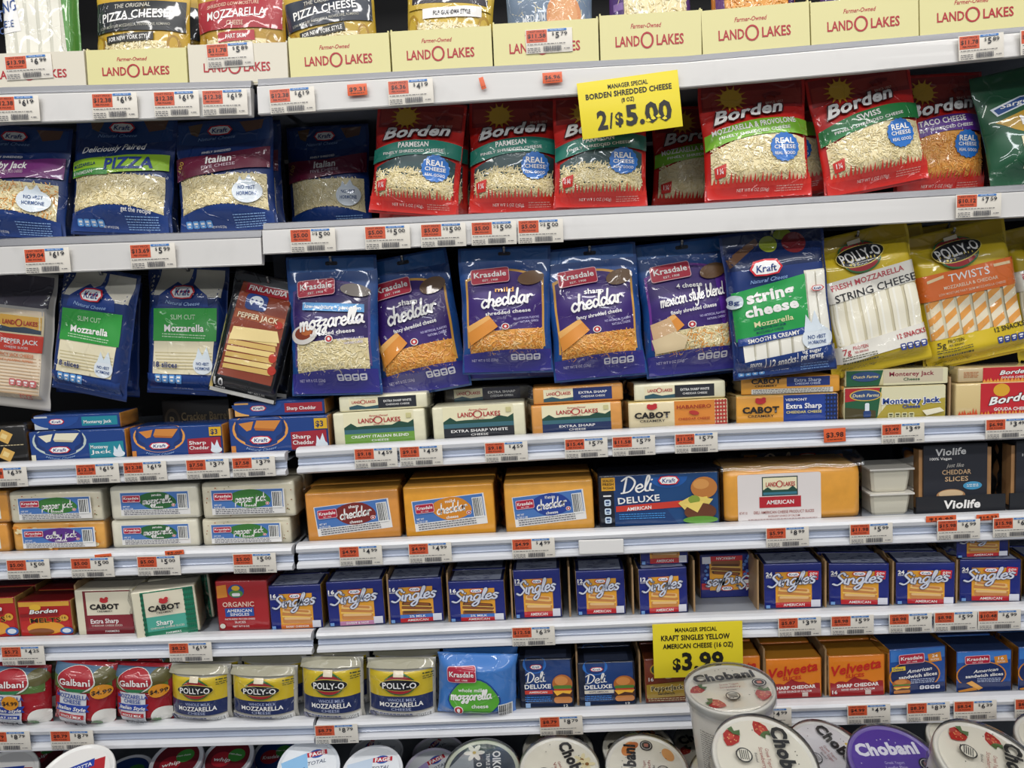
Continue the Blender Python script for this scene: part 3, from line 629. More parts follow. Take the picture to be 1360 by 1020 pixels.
# slim cheese-stick bag, top shelf
def green_sticks():
    w, h = 120, 130; p = Pk(w, h, .03, 'slab', 'film', 850); p.body('#4f8f3a', '#3f7f30', name='pouch')
    p.part('cheese_sticks'); p.poly([(6, 8), (98, 8), (112, 124), (6, 124)], '#d4d2c2')
    for i in range(5): p.poly([(8+i*19, 10), (21+i*19, 10), (26+i*19, 122), (12+i*19, 122)], '#eeebdc')
    p.part('brand_label'); p.poly([(4, 30), (28, 20), (36, 66), (4, 70)], W_); p.text('STRING', 6, 44, 11, '#1f4a8c', 50, .02, 0, -8); p.text('CHEESE', 8, 60, 7, '#1f4a8c', 36, .01, 0, -4)
    p.part('print'); p.ell(40, 116, 26, 12, '#2a5aa0'); p.text('LOW-MOISTURE PART SKIM', 40, 112, 3.4, W_, 38, .01)
    return p.done()
P['green'] = green_sticks()
def pizza_bag(kind):
    w, h = 140, 150; p = Pk(w, h, .04, 'pouch', 'film', 850); y = 0
    base, bandc = {'black': ('#c9a22a', '#1c2024'), 'navy': ('#c2a030', '#232c3c'), 'red': ('#b8902a', '#a8202c'), 'grand': ('#cfae3a', '#2a2430'), 'blue': ('#7f93a8', '#5d7690'), 'purple': ('#5c3a7a', '#5c3a7a'), 'orange': ('#c87a2c', '#6a3a80')}[kind]
    p.body(base, bandc, name='pouch'); cols = ORNG if kind in ('orange',) else CREAM
    p.part('cheese_window'); wt = {'blue': 60, 'purple': 30, 'orange': 30}.get(kind, 92)
    p.band(10, 130, lambda u: wt, lambda u: 146, cols[0]); p.shreds(10, wt, 130, 146, cols, 420, L=11, wd=1.9)
    p.part('flavour_band')
    if kind in ('black', 'navy', 'red'):
        p.band(4, 136, lambda u: 44-3*u, lambda u: 82-3*u, bandc)
        if kind == 'red':
            p.text('SHREDDED LOW-MOISTURE', 62, 50, 5, '#e8c8b0', 82, .01, 0, -3); p.text('MOZZARELLA', 68, 62, 11, W_, 92, .02, 0, -3); p.text('CHEESE', 68, 74, 5.5, '#e8c8b0', 26, .01); p.rect(40, 84, 98, 96, '#b02430', -2); p.text('PART SKIM', 69, 90, 5.5, W_, 32, .02, 0, -2)
        else:
            p.text('THE ORIGINAL', 62, 49, 6, '#d8d4c8', 54, .01, 0, -3); p.text('PIZZA CHEESE', 66, 61, 11, W_, 98, .03, 0, -4); p.text('LOW-MOISTURE MOZZARELLA, PROVOLONE, ROMANO', 66, 74, 3.4, '#b9b6a8', 104, .01, 0, -3)
            p.rect(24, 84, 96, 94, '#26241c', -4); p.text('FOR NEW YORK STYLE', 60, 89, 5.2, W_, 64, .03, .1, -4)
        for x in (12, 122): p.ell(x, 96, 8, 12, '#a87f1c'); p.ell(x, 96, 5, 9, base)
    elif kind == 'grand':
        p.band(4, 136, lambda u: 40, lambda u: 76, base); p.rect(28, 74, 122, 86, W_, -3); p.text('FOR GRANDMA STYLE', 75, 80, 5.2, '#2a2430', 60, .03, .1, -3); p.band(10, 130, lambda u: 62, lambda u: 70, bandc)
        for x in (12, 126): p.ell(x, 96, 9, 14, '#b08a20'); p.ell(x, 96, 6, 10, base)
    elif kind == 'blue':
        p.band(4, 136, lambda u: 20, lambda u: 118, '#6c7f96'); p.text('MEDIUM', 44, 92, 9, '#d8dde2', 36, .02, 0, -3); p.text('CHEDDAR', 46, 104, 9, '#d8dde2', 40, .02, 0, -3); p.part('cracker_picture'); p.ell(92, 92, 28, 26, '#d9915a'); p.ell(92, 92, 22, 20, '#e0a26c')
    elif kind == 'purple':
        p.poly([(6, 30), (22, 30), (24, 146), (6, 146)], '#4a2a70')
        for i in range(4): p.rect(7, 60+i*20, 22, 68+i*20, '#8a6aa8')
    else:
        p.poly([(6, 30), (16, 30), (20, 146), (6, 146)], '#5c2a70'); p.poly([(124, 30), (134, 30), (134, 146), (120, 146)], '#4a2a60')
    return p.done()
for k in ('black', 'navy', 'red', 'grand', 'blue', 'purple', 'orange'): P['z_'+k] = pizza_bag(k)
def tray(col):
    """open-fronted carton tray: front panel, sides and floor"""
    w, h = 138, 52; p = Pk(w, h, .11, 'box', 'card', 850); W, H, D = p.W/2, p.H, p.D; t = .0022; V = []; Fs = []; C = []; c = lin(col); ci = lin('#a58f62')
    def bx(x0, x1, y0, y1, z0, z1, cc=c):
        b = len(V); V.extend([(x, y, z) for x in (x0, x1) for y in (y0, y1) for z in (z0, z1)])
        for f in ((0, 1, 3, 2), (4, 6, 7, 5), (0, 4, 5, 1), (2, 3, 7, 6), (0, 2, 6, 4), (1, 5, 7, 3)): Fs.append(tuple(b+i for i in f)); C.append(cc)
    bx(-W, W, 0, t, 0, H); p.meshes.append(('front_panel', mk_mesh('front_panel', V, Fs, C, 'card', False), None)); V = []; Fs = []; C = []
    bx(-W, -W+t, t, D, 0, H*1.05, c); bx(W-t, W, t, D, 0, H*1.05, c); bx(-W+t, W-t, D-t, D, 0, H*1.05, ci); bx(-W+t, W-t, t, D-t, 0, t, ci)
    p.meshes.append(('tray_body', mk_mesh('tray_body', V, Fs, C, 'card', False), None))
    p.text('Farmer-Owned', 63, 13, 5.2, '#b8323c', 42, .02, .3); land(p, 66, 29, 92, '#b0202c', 11.5)
    p.rect(3, 49, w-3, 49.6, '#c9c08c'); return p.done()
P['tray'] = tray('#ddd69a'); P['tray2'] = tray('#ddd6c4')
# ---------------------------------------------------------------- blocks and bars
def lol_block(bandc, title, cheese, h=60, topt=None, small=False):
    w = 128; p = Pk(w, h, .06, 'box', 'cheese', 850); p.body(cheese, cheese, cheese, name='cheese_block', bevel=.004)
    p.part('wrap_label', 'wrap'); x0, x1 = 15, 112
    if small:
        p.rect(x0, 4, x1, h-4, '#efe6c0'); p.rect(x0+42, 4, x1, h-4, bandc); p.poly([(x0, h-4), (x0, h-9), (x0+12, h-12), (x0+24, h-8), (x0+42, h-10), (x0+42, h-4)], '#2f5560')
        p.text(title, x0+70, h/2-2.5, 4, W_, 40, .02); p.text('CHEDDAR CHEESE', x0+70, h/2+4, 3.2, W_, 34, .01); land(p, x0+21, h/2-3, 34, h=5)
    else:
        p.rect(x0, 1, x1, h-1, '#f0e9c2'); p.rect(x0, 28, x1, 42, '#3a6a76'); p.poly([(x0, 28), (x0+10, 20), (x0+18, 27), (x0+30, 26), (x1-30, 26), (x1-20, 20), (x1-8, 24), (x1, 18), (x1, 32), (x0, 32)], '#1f4a3a')
        p.rect(x0, 40, x1, h-1, bandc); p.text(title, w/2, 45.5, 5.2, W_, min(80, len(title)*4.6), .02); p.text('CHEESE', w/2, 53, 4, W_, 24, .01)
        p.text('Farmer-Owned', w/2, 7.5, 3.4, '#b8323c', 26, .02, .3); land(p, w/2, 16, 58, h=8.5); p.rect(102, 6, 109, 15, '#cfc890'); p.text('SINCE 1921', w/2, 24, 2.4, '#a83038', 16, .01)
    p.overwrap(); return p.done()
P['lol_ital'] = lol_block('#6f9f3c', 'CREAMY ITALIAN BLEND', '#e9e4c4'); P['lol_white'] = lol_block('#24262c', 'EXTRA SHARP WHITE', '#e9e4c4'); P['lol_or'] = lol_block('#1d2f5c', 'EXTRA SHARP', '#dd9a4c')
P['lol_whs'] = lol_block('#24262c', 'EXTRA SHARP WHITE', '#e9e4c4', 28, small=True); P['lol_ors'] = lol_block('#1d2f6c', 'EXTRA SHARP', '#dd9a4c', 28, small=True); P['lol_dks'] = lol_block('#2c2a38', 'EXTRA SHARP', '#4a443c', 28, small=True)
def kblock(side, sidec, h=54, cheese='#e8a048', small=False, price=False):
    w = 132; p = Pk(w, h, .06, 'box', 'wrap', 850); p.body('#123a7c', cheese, '#1a3f80', name='wrapped_block', bevel=.004)
    if small:
        p.rect(2, 2, w-2, h-2, '#173f86'); p.rect(2, 2, 22, h-2, '#c9cfd4' if sidec != '#a01f30' else '#e8b060'); p.ell(34, 5, 36, 19, '#1d4a96', t0=0, t1=180, n=14); p.rect(74, 5, w-4, h-6, sidec, 0); p.text(side, 98, 14, 6, W_, 42, .02); kraft(p, 36, 12, 24)
    else:
        p.rect(2, 2, w-2, h-2, '#173f86'); p.part('wave_panel'); p.ell(42, 18, 37, 28, '#e8a048' if sidec == '#a01f30' else '#c4d0c8', n=26); p.ell(42, 16, 34, 25, '#0f2f6c', n=26)
        p.part('cheese_picture'); c1, c2 = ('#d88a3c', '#b8692a') if sidec == '#a01f30' else ('#efe8cc', '#cfc6a4')
        p.poly([(14, 8), (34, 5), (30, 18), (24, 20)], c1); p.poly([(38, 4), (70, 5), (62, 18), (34, 15)], c1); p.poly([(34, 15), (62, 18), (60, 21), (36, 19)], c2)
        p.rect(2, h-12, 8, h-2, c1)
        p.part('flavour_label'); p.poly([(82, 24), (w-3, 22), (w-3, h-3), (82, h-3)], sidec)
        a, b = side.split(' '); p.text(a, 96, 31, 6.5, W_, 24, .02); p.text(b, 98, 40, 6.5, W_, 28, .02)
        p.part('milk_splash'); p.ell(122, 45, 8, 6, '#e6eef4'); p.poly([(115, 42), (116, 30), (120, 38), (124, 27), (127, 40), (130, 43)], '#dfeaf2')
        p.part('print'); p.text('Natural Cheese', 42, 48, 3.8, '#9fbfe8', 40, 0, .3, 0, -4); kraft(p, 42, 34, 30)
        if price: p.part('price_flash'); p.rect(114, 4, 131, 20, '#e0b020'); p.text('$3', 121, 12, 9, '#1a2a5a', 10, .04)
    p.overwrap(); return p.done()
P['k_mj'] = kblock('Monterey Jack', '#1c8a9c'); P['k_mjs'] = kblock('Monterey Jack', '#1c8a9c', 27, small=True); P['k_sc'] = kblock('Sharp Cheddar', '#a01f30', price=True); P['k_scs'] = kblock('Sharp Cheddar', '#a01f30', 27, small=True)
def crackerb():
    p = Pk(78, 54, .06, 'box', 'wrap', 850); p.body('#14110e', '#14110e', name='wrapped_block', bevel=.004)
    for x, y in ((50, 16), (50, 42)): p.part('cracker_picture'); p.poly(p.rot([(x-8, y-8), (x+8, y-8), (x+8, y+8), (x-8, y+8)], x, y, 30), '#e0b25c'); p.rect(x-5, y-4, x+3, y+3, '#f2d690', 30)
    p.part('print'); p.micro(40, 28, 74, 31, '#c9b890'); p.overwrap(); return p.done()
P['crk'] = crackerb()
def crackerbox():
    p = Pk(96, 44, .05, 'box', 'card', 850); p.body('#17120e', '#17120e', name='carton'); p.ell(14, 20, 11, 12, '#3a2f22'); p.ell(14, 20, 8, 9, '#17120e'); p.text('B', 14, 20, 9, '#6a5a40', 7, .02); p.text('Cracker Barrel', 60, 16, 8, '#6a5a40', 66, .03); p.text('NATURAL CHEESE', 58, 28, 4, '#4a3f30', 50, .01); return p.done()
P['crbox'] = crackerbox()
def cabot(kind):
    w, h = 134, 50; p = Pk(w, h, .06, 'box', 'wrap', 850)
    cheese, right = {'hab': ('#e9d9b0', '#e08a34'), 'ext': ('#eda63a', '#1d3f96')}[kind]
    p.body(cheese, '#e8b060' if kind == 'ext' else '#e2d09a', '#efd48a', name='wrapped_block', bevel=.004)
    p.rect(62, 1, w-2, h-1, right); p.part('plaid_edge'); c1, c2 = ('#b8342a', '#e8d0b0') if kind == 'hab' else ('#10204c', '#2a4fa8')
    p.rect(w-18, 1, w-2, h-1, c2)
    for i in range(4): p.rect(w-17+i*4.2, 1, w-15.2+i*4.2, h-1, c1)
    for i in range(7): p.rect(w-18, 3+i*7, w-2, 6+i*7, c1)
    p.part('brand_logo'); p.ell(32, 10, 7, 5, '#c42a30'); p.ell(28, 7, 3, 3, '#c42a30', n=10); p.ell(36, 6, 3, 3, '#c42a30', n=10); p.text('CABOT', 32, 25, 11, '#1c1814', 48, .07); p.text('CREAMERY', 32, 36, 4.5, '#1c1814', 34, .03); p.part('print')
    if kind == 'ext': p.text('VERMONT', 78, 9, 4.5, W_, 28, .02); p.text('Extra Sharp', 88, 20, 9, W_, 46, .04); p.text('CHEDDAR CHEESE', 88, 31, 4.5, '#e0d070', 46, .03)
    else: p.text('HABANERO', 88, 12, 7, '#a02c1c', 46, .02); p.ell(88, 24, 7, 4, '#b8342a', 20); p.text('CHEDDAR CHEESE', 88, 35, 4.5, '#a02c1c', 42, .02)
    p.overwrap(); return p.done()
P['c_hab'] = cabot('hab'); P['c_ext'] = cabot('ext')
def cabot_s():
    p = Pk(134, 28, .06, 'box', 'wrap', 850); p.body('#eda63a', '#e8b060', name='wrapped_block', bevel=.004); p.rect(62, 1, 120, 16, '#1a3580'); p.text('CABOT', 34, 6, 8, '#1c1814', 40, .06); p.text('CREAMERY', 34, 14, 3.5, '#1c1814', 30, .02); p.text('Extra Sharp', 90, 6, 5.5, '#cfd8ee', 36, .03); p.text('CHEDDAR CHEESE', 90, 12, 3.4, '#cfd8ee', 34, .02)
    p.part('facts_strip'); p.rect(14, 19, 124, 27, '#ece8dc'); p.micro(16, 20, 120, 26, '#2a2a2a', 2.6); p.overwrap(); return p.done()
P['c_exts'] = cabot_s()
def dutch(small):
    w, h = 140, 30 if small else 50; p = Pk(w, h, .06, 'box', 'wrap', 850); p.body('#d8cfa0', '#d8cfa0', '#c4ba90', name='wrapped_block', bevel=.004)
    p.poly([(2, 1), (52, 1), (46, h-1), (2, h-1)], '#1f5c3a'); p.rect(52, 1, w-2, h-1, '#e0dab4')
    if small: p.rect(52, 1, w-8, h-5, '#cfc4a8'); p.text('Monterey Jack', 90, 9, 8, '#8a2438', 60, .03); p.text('Cheese', 90, 19, 5.5, '#2f5c3a', 22, .03); p.part('brand_logo'); p.ell(28, 12, 20, 9, '#2d4a7a'); p.text('Dutch Farms', 28, 12, 5, '#e4cf8a', 34, .02, .2)
    else:
        p.poly([(2, 1), (50, 1), (46, 16), (2, 22)], '#b3262c'); p.poly([(60, 26), (w-2, 20), (w-2, h-1), (44, h-1)], '#b3a03a'); p.poly([(2, 30), (44, 36), (44, h-1), (2, h-1)], '#4a4220')
        p.part('brand_logo'); p.ell(30, 12, 22, 9, '#d6b64a'); p.ell(30, 12, 20, 7.6, '#2d4a7a'); p.text('Dutch Farms', 30, 12, 5, '#f0e2b0', 36, .02, .2)
        p.part('print'); p.rect(29, 24, 35, 44, '#dfe6ea', r=2); p.rect(27, 36, 37, 46, '#22407a', r=2); p.text('Monterey Jack', 92, 22, 8.5, '#1d3f8c', 78, .05, 0, 0, 0, W_, .07); p.text('Cheese', 92, 31, 5.5, '#1d3f8c', 24, .04); facts(p, 60, 40, 4, 8, '#d8d4a0', '#3a3a20')
        p.part('cheese_picture'); p.poly([(106, 38), (130, 34), (136, 40), (112, 46)], '#efe8cc')
    p.overwrap(); return p.done()
P['du'] = dutch(False); P['dus'] = dutch(True)
def bgouda(small):
    w, h = 112, 28 if small else 52; p = Pk(w, h, .06, 'box', 'wrap', 850); p.body('#d9c188' if not small else '#c9b48c', '#d9c188', name='wrapped_block', bevel=.004)
    p.rect(34, 1, w-2, h-1, '#c4202a'); flames(p, 34, w-4, h-2, 7, '#e8a040', 16)
    p.part('brand_logo')
    if not small: p.ell(62, 12, 11, 10, '#e0a82a'); p.text('Borden', 76, 25, 12, W_, 64, .045, .35, -8, 0, '#3a1013', .05); p.part('print'); flames(p, 4, 30, h-4, 8, '#d8572a', 7); p.text('GOUDA CHEESE', 76, 42, 5, W_, 48, .03)
    else: p.text('Borden', 76, 10, 8, W_, 40, .04, .35, -4, 0, '#3a1013', .05); p.part('print'); p.text('GOUDA CHEESE', 76, 20, 4, W_, 34, .02); p.micro(8, 8, 28, 18, '#b8642a', 3)
    p.overwrap(); return p.done()
P['bg'] = bgouda(False); P['bgs'] = bgouda(True)
def krlabel(p, x, y, w, h, blob, l1, l2, l3, a=0, sc=True):
    """Krasdale style white and blue block label"""
    def R(px, py): return p.rot([(px, py)], x+w/2, y+h/2, a)[0]
    def rc(x0, y0, x1, y1, c, r=0): p.poly(p.rot([(x+x0*w, y+y0*h), (x+x1*w, y+y0*h), (x+x1*w, y+y1*h), (x+x0*w, y+y1*h)], x+w/2, y+h/2, a), c)
    def tx(t, fx, fy, hh, ww, c=W_, b=.03, s=False):
        q = R(x+fx*w, y+fy*h)
        if s: p.script(t, q[0], q[1], hh*h, c, ww*w, .13, a - 3)
        else: p.text(t, q[0], q[1], hh*h, c, ww*w, b, 0, a)
    p.part('paper_label', 'wrap'); rc(0, 0, 1, 1, '#eceae6'); rc(.01, .02, .98, .74, '#4a78ba')
    pts = [(x + w*(.535 + .27*math.cos(t*math.pi/12)*(1 + .12*math.sin(t*math.pi/6))), y + h*(.38 + .375*math.sin(t*math.pi/12))) for t in range(24)]
    p.poly(p.rot(pts, x+w/2, y+h/2, a), '#d8e2ea' if False else blob)
    if l1: tx(l1, .53, .13, .1, .14)
    tx(l2, .535, .42, .165, .42, s=True) if sc else tx(l2, .53, .36, .14, .3)
    tx(l3, .53, .645, .10, .17)
    q = R(x+.765*w, y+.58*h); drop(p, q[0], q[1], h*.08)
    q = R(x+.90*w, y+.44*h); p.barcode(q[0]-w*.07, q[1]-h*.33, q[0]+w*.07, q[1]+h*.33, a)
    tx('NET WT', .09, .6, .06, .1); tx('16 OZ (1 LB)', .11, .69, .06, .15)
    q = R(x+.45*w, y+.86*h); p.micro(q[0]-w*.4, q[1]-h*.09, q[0]+w*.4, q[1]+h*.1, '#4a4a5a', h*.075, a)
    q = R(x+.17*w, y+.27*h); krasdale(p, q[0], q[1], w*.26, a, h*.3)
def krbig(blob, l1, col):
    p = Pk(132, 76, .058, 'box', 'cheese', 850); p.body(col, '#e0962f', '#e6a648', name='cheese_block', bevel=.004)
    krlabel(p, 13, 18, 106, 46, blob, l1, 'cheddar', 'cheese', -4.5); p.overwrap(.003, .014); return p.done()
P['kb_sharp'] = krbig('#7c2420', 'sharp', '#dd9440'); P['kb_mild'] = krbig('#d98a24', 'mild', '#e8a02c'); P['kb_ny'] = krbig('#1f3f94', 'NY extra sharp', '#e5a440')
def krbar(blob, l1, l2, cheese, h=45, speck=None, sc=True, w=120):
    p = Pk(w, h, .05, 'box', 'cheese', 850); p.body(cheese, cheese, cheese, name='cheese_block', bevel=.006)
    rr = random.Random(4)
    if speck == 'marble':
        for i in range(26): p.ell(rr.uniform(4, w-6), rr.uniform(5, h-4), rr.uniform(2, 5), rr.uniform(1.5, 3.5), rr.choice(('#f0e0b0', '#e08a2a')), rr.uniform(0, 90), 9)
    elif speck:
        for i in range(40): p.ell(rr.uniform(4, w-4), rr.uniform(4, h-4), rr.uniform(.5, 1.2), rr.uniform(.5, 1), rr.choice(('#8a5a30', '#6a7a3a', '#b0502a')), 0, 6)
    krlabel(p, 14, 8, w-26, 31, blob, l1, l2, 'cheese', 0, sc); p.overwrap(.002, .01); return p.done()
P['pj'] = krbar('#3a7a34', '', 'pepper jack', '#ded6bc', speck='s'); P['mz'] = krbar('#2c6634', 'part-skim', 'mozzarella', '#e4dfca'); P['cj'] = krbar('#5c2f86', '', 'colby jack', '#e6a850', speck='marble'); P['orr'] = krbar('#b06a20', '', 'cheddar', '#e09a40')
def delibox():
    w, h = 168, 74; p = Pk(w, h, .10, 'box', 'wrap', 850); p.body('#0d1526', '#0d1526', '#141826', name='wrapped_slices', bevel=.004)
    p.poly([(22, 2), (w-3, 2), (w-3, h-2), (22, h-2)], '#14467c'); p.poly([(22, 2), (60, 2), (110, h-2), (22, h-2)], '#123a70'); p.ell(98, 6, 26, 15, '#1a5aa6', t0=0, t1=180)
    p.part('fresh_flash'); p.rect(5, 4, 24, 22, '#e6a82a'); p.text('SEALED', 14.5, 8, 3.4, '#3a2a10', 15, .03); p.text('FRESH', 14.5, 13, 3.8, '#3a2a10', 15, .03); p.text('PACKAGE', 14.5, 18, 3.2, '#3a2a10', 15, .03)
    p.part('red_strip'); p.poly([(24, 44), (118, 39), (118, 48), (24, 52)], '#cf3a2a'); p.text('AMERICAN', 56, 47.5, 4.8, W_, 34, .03, 0, -3)
    p.part('lettering'); p.script('Deli', 54, 20, 11, W_, 44, .09, -3); p.text('DELUXE', 56, 35, 9, W_, 58, .03, 0, -3); p.micro(28, 55, 92, 62, '#4a9ae0', 3); p.rect(7, 28, 18, 30, W_); facts(p, 8, 34, 1, 9, '#cfe0f0', '#123a70'); facts(p, 8, 46, 1, 9, '#cfe0f0', '#123a70'); facts(p, 8, 58, 1, 9, '#cfe0f0', '#123a70')
    p.part('burger_picture'); 
    p.ell(146, 22, 18, 15, '#c07a38'); p.ell(142, 17, 11, 7, '#d99850'); p.poly([(112, 40), (150, 34), (154, 52), (132, 62)], '#f0cf5a'); p.poly([(110, 42), (130, 32), (158, 38), (148, 50), (126, 60)], '#ead06c'); p.ell(132, 38, 8, 6, '#8aa03a'); p.ell(140, 55, 22, 12, '#6a3a20'); p.ell(140, 66, 24, 5, '#5f9a34'); p.poly([(116, 44), (146, 40), (136, 56)], '#f2d870')
    kraft(p, 98, 10, 30); p.overwrap(.004, .02); return p.done()
P['deli'] = delibox()
def lolbig():
    w, h = 192, 74; p = Pk(w, h, .095, 'box', 'cheese', 850); p.body('#e4a03a', '#dd9636', '#e8b45c', name='sliced_cheese_stack', bevel=.013)
    p.part('brand_label', 'wrap'); p.rect(20, 8, 136, h-1, '#e6dfdc', r=3); p.rect(54, 12, 104, 38, '#2a3f3a'); p.rect(55.5, 13.5, 102.5, 30, '#f0e9c2'); p.rect(55.5, 30, 102.5, 36.5, '#3a7a8c'); p.poly([(55.5, 30), (62, 26), (68, 30), (90, 30), (97, 25), (102.5, 30), (102.5, 33), (55.5, 33)], '#1f4a3a')
    p.rect(50, 39, 108, 54, '#b81f2c'); p.text('AMERICAN', 79, 46.5, 5.5, W_, 38, .03); p.text('DELI AMERICAN CHEESE PRODUCT SLICES', 84, 60, 4, '#a05048', 84, .01); p.text('EXCELLENT SOURCE OF CALCIUM', 84, 65.5, 2.6, '#a05048', 44, .01); p.micro(34, 69, 130, 73, '#aa8888', 2.6); p.text('NET WT 1 LB', 27, 60, 3.4, '#a05048', 11, .01)
    land(p, 79, 22, 40, h=6); p.overwrap(.005, .02)
    # clear tray lid flange above the stack
    V = []; Fs = []
    for i in range(13):
        x = -w/1700*1.03 + i*(w/850*1.03)/12
        for (y, z) in ((-.004, -.002), (-.001, .008), (.03, .014), (.09, .012)): V.append((x, y, p.H + z - .0 + .002*math.sin(i*1.7)))
    for i in range(12):
        for k in range(3): a = i*4+k; Fs.append((a, a+4, a+5, a+1))
    p.extra('tray_lid', V, Fs, 'clear'); return p.done()
P['lolbig'] = lolbig()
def violife(cut=None):
    w, h = 122, 98; p = Pk(w, h, .07, 'box', 'card', 850)
    W, H, D = p.W/2, p.H, p.D; c = lin('#26282e')
    def bx(n, x0, x1, y0, y1, z0, z1, col, m='card'):
        V = [(x, y, z) for x in (x0, x1) for y in (y0, y1) for z in (z0, z1)]; Fs = [(0, 1, 3, 2), (4, 6, 7, 5), (0, 4, 5, 1), (2, 3, 7, 6), (0, 2, 6, 4), (1, 5, 7, 3)]
        p.meshes.append((n, mk_mesh(n, V, Fs, [lin(col)]*6, m, False), None))
    bx('tray', -W, W, -.012, -.009, 0, H*.26, '#202227'); bx('tray_floor', -W, W, -.009, D, 0, .002, '#202227')
    bx('sleeve', -W*.76, W*.68, 0, D*.6, .003, H, '#2b2d35'); bx('cheese_slices', -W*.84, W*.80, .004, D*.55, .004, H*.93, '#b98a5a', 'cheese')
    p.part('sleeve_print'); p.text('Violife', 52, 10, 10, W_, 42, .04, .1, -2); p.text('100% Vegan', 38, 20, 4, W_, 30, .02); p.text('just like', 58, 30, 6, '#cfcac0', 24, .0, .3); p.text('CHEDDAR', 60, 40, 7, '#d8b48a', 40, .02); p.text('SLICES', 60, 50, 7, '#d8b48a', 32, .02); p.ell(82, 61, 13, 6, '#4a9ac4'); p.micro(74, 59, 90, 63, W_, 2.4)
    p.ell(52, 74, 20, 9, '#b88a60'); p.ell(52, 72, 17, 6, '#e2c49a'); p.rect(30, 78, 74, 82, '#c89a6c')
    V = p.cur['V']; p.part('tray_print'); old = p.surf; p.surf = lambda x, z, off: Vector((x, -.012 - off, z)); p.text('Violife', 62, 84, 12, W_, 50, .05, .1); p.surf = old
    p.overwrap(.001, .016); return p.done()
P['vio'] = violife()
def tubs_small():
    p = Pk(56, 34, .06, 'box', 'plastic', 850); W, H, D = p.W/2, p.H, p.D; V = []; Fs = []
    rings = [(.0, .74), (.004, .80), (H*.5, .86), (H-.003, .90)]
    def ring(z, k): return [(sx*W*k*(1 if i % 2 else .82), (D/2)+sy*D/2*k*(1 if not i % 2 else .82), z) for i, (sx, sy) in enumerate(((-1, -1), (-1, -1), (1, -1), (1, -1), (1, 1), (1, 1), (-1, 1), (-1, 1)))]
    V = []
    order = [(-1, -1, 1), (-1, -1, 0), (1, -1, 0), (1, -1, 1), (1, 1, 1), (1, 1, 0), (-1, 1, 0), (-1, 1, 1)]
    for z, k in rings:
        for sx, sy, i in order: V.append((sx*W*k*(1 if i else .86), D/2 + sy*D/2*k*(.86 if i else 1), z))
    for r in range(3):
        for j in range(8): a = r*8+j; b = r*8+(j+1) % 8; Fs.append((a, b, b+8, a+8))
    Fs.append(tuple(range(7, -1, -1))); p.meshes.append(('cup', mk_mesh('cup', V, Fs, [lin('#cfcab8')]*len(Fs), 'plastic', False), None))
    V = [(x, y, z) for x in (-W, W) for y in (-.002, D+.002) for z in (H-.003, H)]; Fs = [(0, 1, 3, 2), (4, 6, 7, 5), (0, 4, 5, 1), (2, 3, 7, 6), (0, 2, 6, 4), (1, 5, 7, 3)]
    p.meshes.append(('rim', mk_mesh('rim', V, Fs, [lin('#dedad0')]*6, 'plastic', False), None)); return p.done()
P['cup'] = tubs_small()
